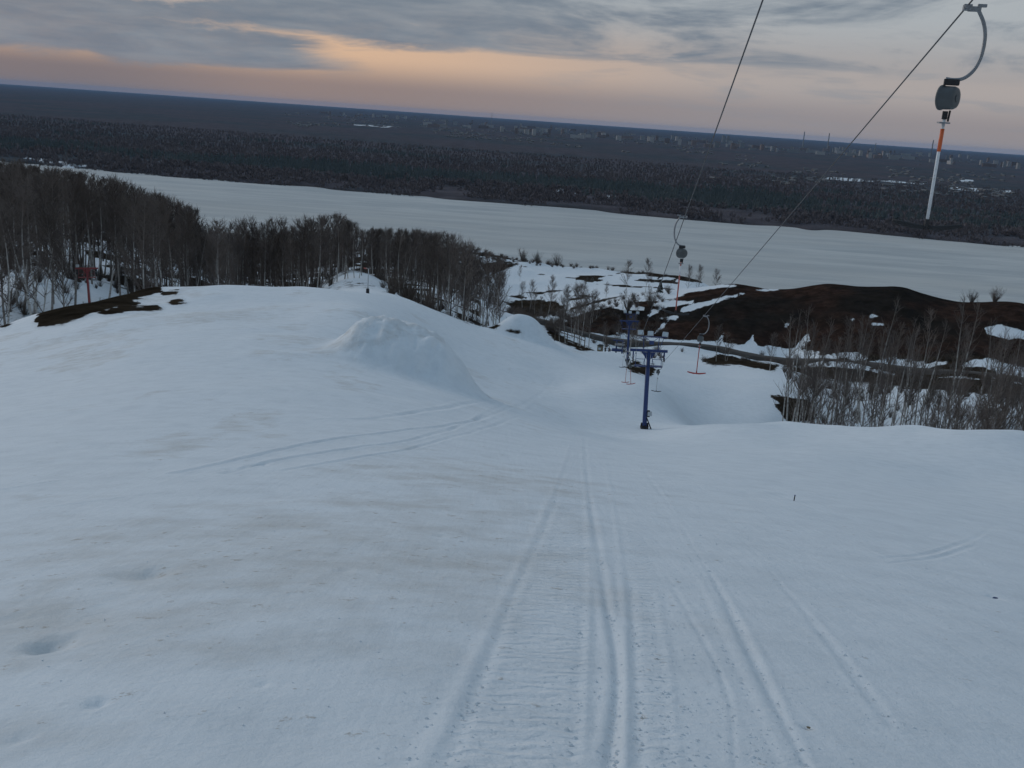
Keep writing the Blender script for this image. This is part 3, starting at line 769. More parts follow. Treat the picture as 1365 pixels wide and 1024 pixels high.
# bottom station of the lift: two columns, drive housing and return wheel
st = empty('lift_station', T3, -HD); tag(st, 'squat two-column blue lift station at the foot of the piste', 'lift station')
for s in (-.7, .7):
    b = MB(); b.tube([(s, 0, -.4), (s, 0, 3.6)], [.2, .17], 10); b.build('column', M_BLUE, st, True)
b = MB(); b.box((-.5, 0, 1.25), (2.4, 1.2, .5)); b.build('drive_housing', M_BLUE, st, bevel=.05)
b = MB(); b.box((-.3, 0, 3.5), (2.6, .3, .26)); b.build('crossarm', M_BLUE, st, bevel=.03)
b = MB(); b.tube([(0, -1.0, 2.65), (0, -1.0, 2.72), (0, -1.0, 2.78), (0, -1.0, 2.85)], [1.15, 1.08, 1.08, 1.15], 28); b.build('return_wheel', M_STEEL, st)
b = MB(); b.box((-.7, .1, 4.3), (1.3, .7, .35)); b.build('machine_cover', M_PALE, st, bevel=.04)
b = MB(); b.tube([(0, 0, 3.6), (0, 0, 5.6)], .06, 6); b.tube([(-.9, 0, 5.0), (.9, 0, 5.0)], .04, 6); b.build('lamp_mast', M_STEEL, st)
for x in (-.85, .85):
    b = MB(); b.box((x, 0, 5.2), (.4, .2, .34)); b.build('floodlight', M_PALE, st, bevel=.02)
b = MB(); b.box((-1.5, -.3, .95), (3.4, .08, .08)); b.tube([(-3.1, -.3, 0), (-3.1, -.3, 1.0)], .05, 6); b.tube([(-2.0, -.3, 0), (-2.0, -.3, 1.0)], .05, 6); b.build('queue_rail', M_BLUE, st)

# ------------------------------------------------------------------ haul rope strands
def tower_pt(T, s, h=TH):
    c, n = math.cos(HD), math.sin(HD); k = s * 1.22 - (h - .8) * math.sin(R(2.4)) * (h > 4)
    return Vector((T[0] + k * c, T[1] - k * n, T[2] + h - .80))
def pix_pt(px, py, dist):
    d = pix_dir(px, py); d = d / np.linalg.norm(d) * dist
    return Vector((d[0], d[1], d[2] + CAMZ))
NEAR = pix_pt(1288, 10, 14.8)
dirv = (tower_pt(T1, 1) - NEAR)
strands = {}
for s in (1, -1):
    p1 = tower_pt(T1, s)
    def strand_up(k): return p1 - (dirv + Vector((k, 0, 0))) * 1.9 + Vector((0, 0, .38))
    up = strand_up(0)
    if s < 0:                                            # the photo shows this strand leave the frame at (1020, 0)
        best = 1e9
        for k in np.linspace(-4, 4, 161):
            q0 = strand_up(float(k)); f_ = np.linspace(.1, .9, 200); P_ = np.array([tuple(q0.lerp(p1, float(t)) - Vector((0, 0, .8 * t * (1 - t)))) for t in f_]); P_ = P_[P_[:, 1] > 3]
            u_, v_ = project(P_[:, 0], P_[:, 1], P_[:, 2]); j_ = int(np.argmin(np.abs(v_)))
            if abs(u_[j_] - 1020) < best: best, up = abs(u_[j_] - 1020), q0
    strands[s] = [up, p1, tower_pt(T2, s), tower_pt(T3, s, 3.5)]
def rope_pts(s):
    out = []
    A = strands[s]
    for i in range(3):
        n = 40
        for k in range(n + (i == 2)):
            t = k / n; p = A[i].lerp(A[i + 1], t)
            sag = (.2, .75, .7)[i]
            out.append(p - Vector((0, 0, 4 * sag * t * (1 - t))))
    return out
ROPE = {}
for s in (1, -1):
    pts = rope_pts(s); ROPE[s] = pts
    b = MB(); b.tube(pts, .0115, 6)
    o = b.build('haul_rope', M_ROPE, None, True)
    tag(o, 'steel haul rope, right strand, carrying the nearest tow bar' if s > 0 else 'steel haul rope, left strand, rising steeply out of the top of the picture', 'rope', 'strands of the drag lift rope')
def on_rope(s, py):
    P_ = np.array([tuple(p) for p in ROPE[s]]); P_ = P_[P_[:, 1] > 4]
    u, v = project(P_[:, 0], P_[:, 1], P_[:, 2])
    n = len(P_)
    for i in range(n - 1):
        if (v[i] - py) * (v[i + 1] - py) <= 0 and abs(v[i + 1] - v[i]) > 1e-6:
            f = (py - v[i]) / (v[i + 1] - v[i]); q = P_[i] + (P_[i + 1] - P_[i]) * f
            return Vector(q), float(u[i] + (u[i + 1] - u[i]) * f)
    return None, None
def at_dist(s, y):
    P_ = ROPE[s]
    for i in range(len(P_) - 1):
        if P_[i].y <= y <= P_[i + 1].y: return P_[i].lerp(P_[i + 1], (y - P_[i].y) / (P_[i + 1].y - P_[i].y))
    return P_[-1]

# ------------------------------------------------------------------ tow bars
def make_tbar(loc, rz, label, rod_m, sleeve_m, bar_m, flip=1, drop=0.0, tilt=0.0, box_m=None, rod_len=1.72, size=.77):
    root = empty('tow_bar', loc, rz); root.rotation_euler = (0, tilt, rz)
    tag(root, label, 'tow bar', 'tow bars hanging from the lift rope'); root.scale = (size, size, size)
    box_m = box_m or M_GREY
    c = MB(); c.box((.02, 0, .0), (.13, .16, .09)); c.box((flip * .13, 0, -.02), (.20, .07, .08)); c.tube([(0, -.14, 0.0), (0, .14, 0.0)], .034, 8); c.box((flip * .24, 0, .035), (.14, .06, .05))
    c.build('rope_clamp', M_STEEL, root, bevel=.008)
    key = [(.17, 0), (.22, -.08), (.30, -.22), (.355, -.40), (.365, -.62), (.335, -.82), (.26, -.99), (.14, -1.10), (0, -1.13), (-.13, -1.12)]
    pts = []
    for i in range(len(key) - 1):
        a, b, cc, d = (Vector((*key[min(max(i + q, 0), len(key) - 1)], 0)) for q in (-1, 0, 1, 2))
        for k in range(5):
            t = k / 5; pts.append(.5 * (2 * b + (cc - a) * t + (2 * a - 5 * b + 4 * cc - d) * t * t + (3 * b - a - 3 * cc + d) * t ** 3))
    pts.append(Vector((*key[-1], 0)))
    h = MB(); h.tube([(flip * p.x, 0, p.y) for p in pts], .030, 10); h.build('hanger_arm', M_STEEL, root, True)
    x0 = -flip * .05
    k_ = MB(); k_.box((x0 + flip * .02, 0, -1.17), (.24, .10, .10)); k_.build('hinge_block', M_BLACK, root, bevel=.01)
    dr = MB(); ax = Vector((math.cos(.55), -math.sin(.55), 0)); ctr = Vector((x0, 0, -1.42))
    prof = [(-.15, .12), (-.14, .165), (-.10, .185), (.08, .19), (.09, .205), (.12, .205), (.125, .12)]
    dr.tube([ctr - ax * p for p, q in prof], [q for p, q in prof], 24)
    d_ = dr.build('reel_housing', box_m, root, True)
    hb_ = MB(); hb_.tube([ctr - ax * .12, ctr - ax * .14], [.07, .06], 12); hb_.build('hub_cap', M_GREY, d_)
    rb_ = MB(); rb_.tube([ctr + ax * .165, ctr + ax * .145], .06, 10); rb_.build('hub_bolt', M_GREY, d_)
    sn = MB(); sn.box((x0, 0, -1.70), (.08, .07, .13)); sn.tube([(x0 + .07, 0, -1.62), (x0 + .06, 0, -1.80)], .018, 6); sn.build('rod_socket', M_BLACK, root)
    z0 = -1.72 - drop
    if drop:
        cd = MB(); cd.tube([(x0, 0, -1.7), (x0, 0, z0)], .006, 5); cd.build('pull_cord', M_ROPE, root)
    ds = MB(); ds.tube([(x0, 0, z0 - .09), (x0, 0, z0 - .115)], .105, 16); ds.build('stop_disc', M_STEEL, root)
    z1 = z0 - .1 - rod_len
    rd = MB(); rd.tube([(x0, 0, z0), (x0, 0, z1)], .027, 10); r0 = rd.build('rod', rod_m, root, True)
    if sleeve_m is not None:
        sl = MB(); sl.tube([(x0, 0, z0 - .2), (x0, 0, z0 - .57)], .033, 10); sl.build('sleeve', sleeve_m, r0, True)
    tb = MB()
    for s in (-1, 1):
        tb.tube([(x0, 0, z1 - .015), (x0 + s * .16, 0, z1 - .02), (x0 + s * .36, 0, z1 + .01), (x0 + s * .56, 0, z1 + .05)], [.038, .046, .044, .033], 10)
    tb.build('crossbar', bar_m, root, True)
    cl = MB(); cl.tube([(x0, 0, z1 + .12), (x0, 0, z1 - .05)], [.034, .05], 10); cl.build('rod_end', bar_m, root)
    return root
p2, _u = on_rope(-1, 289)
p3, _u3 = on_rope(1, 421)
make_tbar(NEAR, R(-14), 'nearest tow bar with a white rod, orange sleeve and black crossbar against the sky', M_WHITE, M_ORANGE, M_BLACK)
make_tbar(p2, R(-30), 'tow bar with faded pink rod hanging in front of the frozen river', M_PINK, M_WHITE, M_BLACK, -1, 0.0, 0, None, 2.0, .66)
make_tbar(p3, R(-4), 'red tow bar with red crossbar hanging before the lower snowfield', M_RED, None, M_RED, 1, .05, 0, None, 1.7)
make_tbar(at_dist(1, T1[1] + 5.5), R(-8), 'tow bar with pale rod and black crossbar just right of the nearest tower', M_PALE, None, M_BLACK, 1, .3, 0, None, 1.5)
make_tbar(at_dist(-1, T1[1] + 11), R(10), 'red tow bar just left behind the nearest tower', M_RED, None, M_RED, -1, .0, R(-7))
make_tbar(at_dist(-1, T1[1] + 19), R(15), 'red tow bar left of the nearest tower, beyond another red one', M_PINK, None, M_RED, -1, .5, 0)
make_tbar(at_dist(-1, T1[1] + 40), R(15), 'grey tow bar hanging lowest on the left strand near the second tower', M_PALE, None, M_BLACK, -1, .4, 0)

# ------------------------------------------------------------------ left side: red tower, lamp pole
x, y = polar(120, 150, 385); z = ground(x, y)
zt = pix_pt(118, 361, 150).z
rt = make_tower('lift_tower', (x, y, z), R(12), max(3.5, zt - z), paint('dull_red_paint', (0.22, 0.04, 0.04), 0.6, (0.1, 0.05, 0.05), 0.5, 5), 'small red T-shaped lift tower in front of the left woods', 0, False)
q = MB(); q.box((-1.15, 0, zt - z + .35), (.42, .3, .36)); q.build('floodlight', M_PALE, rt, bevel=.04)
lp_h = hit(490, 391, 60, 140)
lp = empty('lamp_pole', lp_h); tag(lp, 'thin pale lamp pole with dark padded foot on the left brow', 'lamp pole')
b = MB(); b.tube([(0, 0, -.3), (.03, 0, 2.85)], [.07, .055], 8); b.build('pole', M_PALE, lp, True)
b = MB(); b.tube([(0, 0, -.1), (0, 0, .02), (0, 0, .5), (0, 0, .56)], [.17, .2, .19, .12], 12); b.build('foot_pad', M_BLACK, lp, True)
b = MB(); b.tube([(.03, 0, 2.8), (-.02, 0, 2.92), (-.3, 0, 2.96)], .03, 6); b.build('bracket_arm', M_PALE, lp)
b = MB(); b.box((-.38, 0, 2.92), (.34, .16, .1), Matrix.Rotation(R(12), 3, 'Y')); b.build('lamp_head', M_PINK, lp, bevel=.02)

# ------------------------------------------------------------------ small things on the slope
p = hit(1058, 668); o = empty('marker_stake', p); tag(o, 'short dark stake standing in the snow right of the lift', 'stake')
b = MB(); b.tube([(0, 0, -.1), (.01, 0, .11)], .012, 6); b.build('shaft', M_DARK, o); b = MB(); b.tube([(.01, 0, .11), (.01, 0, .13)], [.016, .012], 8); b.build('cap', M_BLUE, o)
def scrap(name, px, py, size, m, label, cat):
    p = hit(px, py); rnd = random.Random(int(px)); b = MB()
    v = [(size * math.cos(k * 1.05) * rnd.uniform(.6, 1.1), size * math.sin(k * 1.05) * rnd.uniform(.5, 1), rnd.uniform(0, size * .5)) for k in range(6)]
    b.add(v + [(a * .9, b_ * .9, c - size * .25) for a, b_, c in v], [(0, 1, 2, 3, 4, 5), (11, 10, 9, 8, 7, 6)] + [(k, 6 + k, 6 + (k + 1) % 6, (k + 1) % 6) for k in range(6)])
    o = b.build(name, m); o.location = (p[0], p[1], p[2] + size * .05); tag(o, label, cat)
scrap('plastic_scrap', 1327, 798, .035, M_BLUE, 'small blue plastic scrap lying on the snow at far right', 'scrap')
scrap('leaf_litter', 1077, 971, .016, M_TAN, 'small brown leaf on the snow beside the curved ski track', 'leaf')

V, Fc, n = [], [], 0
octa = np.array([(1, 0, 0), (0, 1, 0), (-1, 0, 0), (0, -1, 0), (0, 0, .8), (0, 0, -.5)], float); of = np.array([(0, 1, 4), (1, 2, 4), (2, 3, 4), (3, 0, 4), (1, 0, 5), (2, 1, 5), (3, 2, 5), (0, 3, 5)])
g = np.random.default_rng(12); cx, cy = [], []
for pts, w, d in TRKW[:11]:
    P_ = np.array(pts)
    for k in range(150):
        t = g.random() ** 1.5 * (len(P_) - 1.01); i = int(t); q = P_[i] + (P_[i + 1] - P_[i]) * (t - i); cx.append(q[0] + g.normal(0, .12)); cy.append(q[1] + g.normal(0, .12))
for k in range(400): a_ = g.uniform(-.5, .5); r_ = 3 + g.random() ** 2 * 30; cx.append(r_ * math.sin(a_)); cy.append(r_ * math.cos(a_))
cx, cy = np.array(cx), np.array(cy); cz = height(cx, cy)
for i in range(len(cx)):
    sz = g.uniform(.004, .012) * (1 + .8 * (g.random() < .1)); q = octa * sz * g.uniform(.6, 1.3, (6, 3)); V.append(q + (cx[i], cy[i], cz[i])); Fc.append(of + n); n += 6
o = link('snow_clods', np_mesh('snow_clods', np.vstack(V), np.vstack(Fc), None, {k_: np.zeros(n) for k_ in ATT}, False), gm); tag(o, 'loose snow crumbs scattered along the tracks in the foreground', 'snow crumbs', kind='stuff')
# fence down the edge of the lower piste
fp = [(740, 447, 205), (756, 453, 212), (765, 456, 216), (772, 459, 220), (779, 462, 224)]
fe = empty('wooden_fence', (*polar(740, 215, 445), 0)); tag(fe, 'dark wooden post-and-rail fence at the foot of the birches', 'fence')
fl = Vector(fe.location); tops = []
for px, py, r_ in fp:
    x, y = polar(px, r_, py); z = ground(x, y); zt = max(z + 1.4, pix_pt(px, py - 13, r_ * 1.022).z)
    b = MB(); b.box((0, 0, (zt - z) / 2 - .1), (.2, .2, zt - z + .2), taper=.85); o = b.build('post', M_WOOD, fe); o.location = Vector((x, y, z)) - fl
    tops.append(Vector((x, y, zt - .12)) - fl)
for i in range(len(tops) - 1):
    b = MB(); b.bar(tops[i], tops[i + 1], .1, .2); b.build('rail', M_WOOD, fe)
    b = MB(); b.bar(tops[i] - Vector((0, 0, .75)), tops[i + 1] - Vector((0, 0, .75)), .1, .16); b.build('rail', M_WOOD, fe)

# ticket booth near the lift station
x, y = polar(800, 232, 465); z = ground(x, y)
bo = empty('ticket_booth', (x, y, z), R(-20)); tag(bo, 'tiny tan booth with dark roof left of the lift station', 'booth')
b = MB(); b.box((0, 0, .9), (1.1, 1.1, 2.0)); b.build('wall', M_TAN, bo, bevel=.02)
b = MB(); b.box((0, 0, 2.05), (1.4, 1.4, .3), taper=.45); b.build('roof', M_DARK, bo)
b = MB(); b.box((0, -.56, 1.3), (.6, .03, .5)); b.build('window', M_GLASS, bo)
b = MB(); b.box((.56, 0, .85), (.03, .6, 1.6)); b.build('door', M_WOOD, bo)


# ------------------------------------------------------------------ bare trees
def bark_mat(name, low, high):
    m, nt, bs = material(name)
    tc = nt.nodes.new('ShaderNodeTexCoord'); P = S(nt, tc.outputs['Object'])
    sp = nt.nodes.new('ShaderNodeSeparateXYZ'); nt.links.new(P.s, sp.inputs[0]); z = S(nt, sp.outputs[2])
    oi = nt.nodes.new('ShaderNodeObjectInfo'); rnd = S(nt, oi.outputs['Random'])
    n_a = noise(nt, mapping(nt, P, scale=(30, 30, 160)), 1.0, 3, 0.6)
    c = mixc(nt, sstep(n_a, 0.56, 0.66), low, (0.03, 0.027, 0.025))
    c = mixc(nt, sstep(z, 0.45, 0.85), c, high)
    c = mixc(nt, rnd * 0.6 - .15, c, tuple(v * .42 for v in low))
    put(nt, bs.inputs['Base Color'], c); bs.inputs['Roughness'].default_value = 0.85
    return m
def twig_mat(name, c1, c2):
    m, nt, bs = material(name)
    oi = nt.nodes.new('ShaderNodeObjectInfo'); rnd = S(nt, oi.outputs['Random'])
    tc = nt.nodes.new('ShaderNodeTexCoord'); n_a = noise(nt, S(nt, tc.outputs['Object']), 6, 2)
    c = mixc(nt, rnd * 0.6 + n_a * 0.4, c1, c2)
    put(nt, bs.inputs['Base Color'], c); bs.inputs['Roughness'].default_value = 0.9
    return m
def far_mat(name, c1, c2):
    m, nt, bs = material(name)
    P = geopos(nt); n_a = noise(nt, P, 0.03, 3); n_b = noise(nt, P, 0.004, 2)
    put(nt, bs.inputs['Base Color'], mixc(nt, sstep(n_a * .6 + n_b * .4, .35, .65), c1, c2)); bs.inputs['Roughness'].default_value = 1.0; bs.inputs['Specular IOR Level'].default_value = 0.0
    gn = nt.nodes.new('ShaderNodeNewGeometry'); vm = nt.nodes.new('ShaderNodeVectorMath'); vm.operation = 'MULTIPLY_ADD'
    nt.links.new(gn.outputs['Normal'], vm.inputs[0]); vm.inputs[1].default_value = (.35, .35, .35); vm.inputs[2].default_value = (0, 0, .8)
    nm = nt.nodes.new('ShaderNodeVectorMath'); nm.operation = 'NORMALIZE'; nt.links.new(vm.outputs[0], nm.inputs[0]); nt.links.new(nm.outputs[0], bs.inputs['Normal'])
    return m
M_BIRCH = bark_mat('birch_bark', (0.47, 0.45, 0.42), (0.17, 0.142, 0.122))
M_ASPEN = bark_mat('grey_bark', (0.22, 0.20, 0.18), (0.10, 0.083, 0.072))
M_TWIG = twig_mat('bare_twigs', (0.090, 0.071, 0.060), (0.155, 0.124, 0.107))
M_TWIG2 = twig_mat('dark_twigs', (0.062, 0.047, 0.039), (0.105, 0.080, 0.066))
M_BRUSH = twig_mat('brush_twigs', (0.065, 0.05, 0.04), (0.12, 0.092, 0.075))
M_NEEDLE = twig_mat('needles', (0.012, 0.019, 0.014), (0.03, 0.037, 0.028))

def tri_tube(V, Fc, pts, rad, n=3):
    """append a thin n-sided tapered tube to plain lists"""
    base = len(V); m = len(pts)
    for i, p in enumerate(pts):
        d = pts[min(i + 1, m - 1)] - pts[max(i - 1, 0)]
        d = d / (np.linalg.norm(d) + 1e-9)
        u = np.cross(d, (0.31, 0.95, 0.05)); u /= np.linalg.norm(u) + 1e-9; w = np.cross(d, u)
        for k in range(n):
            a = 2 * math.pi * k / n
            V.append(p + (u * math.cos(a) + w * math.sin(a)) * rad[i])
    for i in range(m - 1):
        for k in range(n):
            a, b = base + i * n + k, base + i * n + (k + 1) % n
            Fc.append((a, b, b + n)); Fc.append((a, b + n, a + n))
def gen_tree(seed, nb=34, ntw=11, low=.30, spread=.26, stems=1, trad=.0078, tw=.0011, sides=6, bs_=3, lean=.03, rise_=(.85, 1.7)):
    """unit-height bare tree: (trunk verts, faces), (crown verts, faces)"""
    g = np.random.default_rng(seed)
    tV, tF, cV, cF = [], [], [], []
    for s in range(stems):
        hh = 1.0 if s == 0 else g.uniform(.75, .97)
        off = np.zeros(3) if s == 0 else np.array([g.uniform(-.02, .02), g.uniform(-.02, .02), 0])
        ln = g.normal(0, lean, 2) + (0 if s == 0 else g.normal(0, .07, 2)); cv = g.normal(0, .025, 2)
        def axis(t): return off + np.array([ln[0] * t + cv[0] * math.sin(t * 3.0), ln[1] * t + cv[1] * math.sin(t * 2.4), t * hh])
        ts = np.linspace(-.03, 1, 8)
        tri_tube(tV, tF, [axis(t) for t in ts], [trad * hh * max(.14, (1 - max(t, 0)) ** .8 + .05) * (1.25 if t < .02 else 1) for t in ts], sides)
        for b in range(nb // stems):
            t = low + (0.97 - low) * g.random() ** .85
            ang = g.uniform(0, 2 * math.pi); L = (spread * (1 - t) ** .75 + .05) * g.uniform(.6, 1.15) * (0.75 if t < low + .08 else 1)
            rise = g.uniform(*rise_)
            p0 = axis(t); hd = np.array([math.cos(ang), math.sin(ang), rise]); hd /= np.linalg.norm(hd)
            up = np.array([0, 0, 1.0]); pts = [p0]
            for k in range(1, bs_ + 1):
                f = k / bs_; hd2 = hd * (1 - .35 * f) + up * .35 * f + g.normal(0, .10, 3); hd2 /= np.linalg.norm(hd2)
                pts.append(pts[-1] + hd2 * L / bs_)
            r0 = min(trad * .42, .0012 + L * .012)
            tri_tube(cV, cF, pts, [r0 * (1 - .8 * k / bs_) for k in range(bs_ + 1)], 3)
            for w in range(ntw):
                f = g.uniform(.2, 1.0) * bs_; k = min(int(f), bs_ - 1); q = pts[k] + (pts[k + 1] - pts[k]) * (f - k)
                dv = (pts[k + 1] - pts[k]); dv /= np.linalg.norm(dv) + 1e-9
                dv = dv * .6 + g.normal(0, .5, 3) + np.array([0, 0, .35]); dv /= np.linalg.norm(dv)
                l = g.uniform(.035, .09) * (0.6 + L * 2)
                tri_tube(cV, cF, [q, q + dv * l], [tw, tw * .35], 3)
    return (np.array(tV), np.array(tF)), (np.array(cV), np.array(cF))
def tri_mesh(name, vf, smooth=False):
    return np_mesh(name, vf[0], vf[1], None, None, smooth)
PROTO = {'birch': [], 'wood': [], 'thin': [], 'fuzzy': []}
for i in range(5):
    t_, c_ = gen_tree(250 + i, 54, 16, .22, .30 + .03 * (i % 3), 1 + (i == 1), .0075, .0013, rise_=(.45, 1.15))
    PROTO['fuzzy'].append((tri_mesh('trunk', t_), tri_mesh('crown', c_)))
for i in range(7):
    t_, c_ = gen_tree(100 + i, 36, 11, .30 + .03 * (i % 3), .24, 1 + (i in (2, 5)), .0072)
    PROTO['birch'].append((tri_mesh('trunk', t_), tri_mesh('crown', c_)))
for i in range(6):
    t_, c_ = gen_tree(200 + i, 44, 13, .26 + .03 * (i % 3), .23, 1, .0082, .0013)
    PROTO['wood'].append((tri_mesh('trunk', t_), tri_mesh('crown', c_)))
for i in range(5):
    t_, c_ = gen_tree(300 + i, 24, 6, .45, .18, 1 + (i == 3), .0080, .0010, lean=.05)
    PROTO['thin'].append((tri_mesh('trunk', t_), tri_mesh('crown', c_)))
for lst, tm, cm in ((PROTO['birch'], M_BIRCH, M_TWIG), (PROTO['wood'], M_ASPEN, M_TWIG2), (PROTO['thin'], M_BIRCH, M_TWIG), (PROTO['fuzzy'], M_BIRCH, M_TWIG)):
    for t_, c_ in lst:
        t_.materials.append(tm); c_.materials.append(cm); t_.polygons.foreach_set('use_smooth', [True] * len(t_.polygons))
rng = random.Random(7)
def tree(kind, x, y, h, label, group, name='bare_tree', cat='tree', wide=1.0):
    lst = PROTO[kind]; t_, c_ = lst[rng.randrange(len(lst))]
    e = empty(name, (x, y, ground(x, y) - .05), rng.uniform(0, 6.28))
    e.scale = (h * wide, h * wide, h)
    for nm, me in (('trunk', t_), ('crown', c_)):
        o = bpy.data.objects.new(nm, me); COL.objects.link(o); o.parent = e
    tag(e, label, cat, group)
    return e
# ---- ravine on the right: slender birches rooted behind the snow brow
def r_brow(px): return 106
cnt = 0
for i in range(98):
    px = 1050 + (i + rng.random()) / 98 * 331
    r = 104 + rng.random() ** 1.1 * 60
    x, y = polar(px, r, 520)
    hgt = rng.uniform(12, 17) + (2.0 if px > 1270 else 0)
    far_ = r > 142
    side = 'at the right picture edge' if px > 1250 else ('in the middle of the grove' if px > 1130 else 'near its left end')
    kd = 'thin' if rng.random() < .72 else 'birch'; tone = 'slender' if kd == 'thin' else 'fuller'; row = 'nearest the brow' if r < 125 else 'deeper down'
    tree(kd, x, y, hgt, f'{tone} birch in the ravine grove {side}, {row}', f'{tone} birches in the ravine {side}, {row}', 'birch_tree')
for px, r, hg, w, lab in ((1315, 118, 17.5, 1.0, 'tallest pale leaning birch in the right ravine grove'), (1292, 121, 16.5, 1.0, 'tall pale birch left beside the tallest one in the right ravine'), (1340, 126, 16, 1.1, 'tall pale birch right of the tallest one at the right picture edge'),
                     (1100, 112, 12.5, .9, 'dark slim birch standing first behind the brow in the ravine'), (1120, 110, 13.0, .9, 'leaning dark birch second from the left end of the ravine grove')):
    x, y = polar(px, r, 520); e = tree('birch', x, y, hg, lab, None, 'birch_tree', wide=w)
    if 'lean' in lab: e.rotation_euler = (R(2), R(5), 1.0)
# ---- single birches in the valley, from left to right
for px, r, hg, lab in ((705, 395, 13, 'lone birch on the snowy terrace slope left of the small snow hump'), (729, 330, 15, 'full-crowned birch standing right above the small snow hump'),
                       (757, 270, 15, 'leftmost of the tall birches by the wooden fence'), (768, 262, 17, 'second tall birch from the left by the wooden fence'), (776, 258, 16.5, 'third tall birch from the left by the wooden fence'), (789, 262, 16, 'rightmost leaning birch by the wooden fence'),
                       (832, 430, 15, 'birch pair, left, on the terrace in front of the river'), (857, 440, 15, 'birch pair, right, on the terrace in front of the river'),
                       (912, 520, 15, 'bare tree before the river behind the pink tow bar'), (926, 500, 16, 'bare tree just right of the pink tow bar by the river'), (949, 505, 17, 'tallest bare tree on the shore at the left end of the brown hill'), (966, 510, 11, 'short bare tree on the shore at the left end of the brown hill'),
                       (962, 285, 11, 'small birch in the lower snowfield beside the road'), (975, 290, 9, 'smaller birch right of the one beside the road'), (1036, 215, 8, 'small drooping tree at the left rim of the ravine'),
                       (846, 262, 11, 'slim bare tree behind the nearest lift tower'), (853, 300, 10, 'slim bare tree in the valley behind the tower floodlights'), (690, 560, 9, 'bare tree on the snowy terrace beside the left woods')):
    x, y = polar(px, r, 420); tree('fuzzy', x, y, hg, lab, None, 'birch_tree')
for i in range(26):
    px = rng.uniform(684, 850); r = rng.uniform(270, 470); x, y = polar(px, r, 410)
    if abs(r - 322) < 9: r += 16; x, y = polar(px, r, 410)
    where = 'left of the tall birches' if px < 750 else 'behind the wooden fence' if px < 800 else 'behind the second tower'
    row = 'below the road' if r < 322 else 'above the road'
    tree('fuzzy', x, y, rng.uniform(6, 12), f'small bare tree in the valley {where}, {row}', f'small valley trees {where}, {row}', wide=1.15)
# ---- grove in the middle, behind the brow
def top_ok(px, r, h, lim):
    x, y = polar(px, r, 400); u, v = project(np.array([x]), np.array([y]), np.array([ground(x, y) + h]))
    return v[0] >= lim
LIM = [(-60, 208), (0, 214), (60, 222), (130, 232), (200, 252), (260, 278), (300, 298), (340, 292), (400, 292), (450, 284), (480, 304), (540, 306), (600, 314), (650, 338), (690, 352)]
def lim(px): return float(np.interp(px, [p[0] for p in LIM], [p[1] for p in LIM]))
def fit_h(px, r, want):
    h = want
    while h > 3 and not top_ok(px, r, h, lim(px)): h -= .5
    return h
for i in range(62):
    px = 492 + (i + rng.random()) / 62 * 178
    r = rng.uniform(165, 330) if px < 640 else rng.uniform(200, 300)
    h = fit_h(px, r, rng.uniform(14, 20))
    x, y = polar(px, r, 390)
    kd = 'fuzzy' if rng.random() < .6 else 'wood'; tone = 'pale-trunked' if kd == 'fuzzy' else 'dark-trunked'; row = 'front row' if r < 235 else 'back rows'
    zone = 'just right of the lamp pole' if px < 550 else 'at its middle' if px < 610 else 'at its right end beside the terrace'
    tree(kd, x, y, h, f'{tone} tree in {row} of middle grove {zone}', f'{tone} trees, {row} of the middle grove {zone}')
for px, r, h, lab in ((452, 225, 19, 'tallest spreading bare tree rising above the middle woods'), (404, 235, 17, 'broad bare tree left of the tallest one in the middle woods'), (463, 232, 18, 'tall bare tree right beside the tallest one in the middle woods')):
    x, y = polar(px, r, 350); tree('fuzzy', x, y, fit_h(px, r, h), lab, None, wide=1.15)
# ---- woods on the left slope
for i in range(128):
    px = -22 + (i + rng.random()) / 128 * 505
    r = 142 + rng.random() ** 1.4 * 130
    if px > 300: r = max(r, 175)
    if abs(px - 120) < 16 and r < 172: r = 172 + rng.random() * 60
    h = fit_h(px, r, rng.uniform(13, 19) + (3 if px < 260 else 0))
    x, y = polar(px, r, 380)
    zone = 'left of the red tower' if px < 112 else 'above the bare earth patch' if px < 215 else 'behind the dome crest' if px < 320 else 'right of the dome crest' if px < 410 else 'beside the snowy knoll'
    kd = 'fuzzy' if rng.random() < .55 else 'wood'; row = 'front row' if r < 185 else 'deeper rows'; tone = 'pale-trunked' if kd == 'fuzzy' else 'dark-trunked'
    tree(kd, x, y, h, f'{tone} tree in {row} of left woods {zone}', f'{tone} trees, {row} of the left woods, {zone}')
# ---- the depth of the woods, beyond counting
def gather(protos, places, name, mat):
    """many light trees joined into one mass"""
    V, Fc, n = [], [], 0
    for (x, y, z, h, w, a, k) in places:
        v, f = protos[k % len(protos)]
        c, s = math.cos(a), math.sin(a)
        q = np.empty_like(v); q[:, 0] = (v[:, 0] * c - v[:, 1] * s) * w + x; q[:, 1] = (v[:, 0] * s + v[:, 1] * c) * w + y; q[:, 2] = v[:, 2] * h + z
        V.append(q); Fc.append(f + n); n += len(v)
    return link(name, np_mesh(name, np.vstack(V), np.vstack(Fc), None, None, False), mat)
LITE = []
for i in range(6):
    t_, c_ = gen_tree(400 + i, 20, 10, .22, .24, 1, .0085, .0024, 3, 2)
    LITE.append((np.vstack([t_[0], c_[0]]), np.vstack([t_[1], c_[1] + len(t_[0])])))
pl = []
while len(pl) < 900:
    px = rng.uniform(-60, 640); r = 190 + rng.random() ** .9 * (400 if px < 330 else 330)
    h = fit_h(px, r, rng.uniform(13, 19) + (4 if px < 260 else 0))
    if h < 6: continue
    x, y = polar(px, r, 350); pl.append((x, y, ground(x, y) - .2, h, h * 1.05, rng.uniform(0, 6.28), rng.randrange(6)))
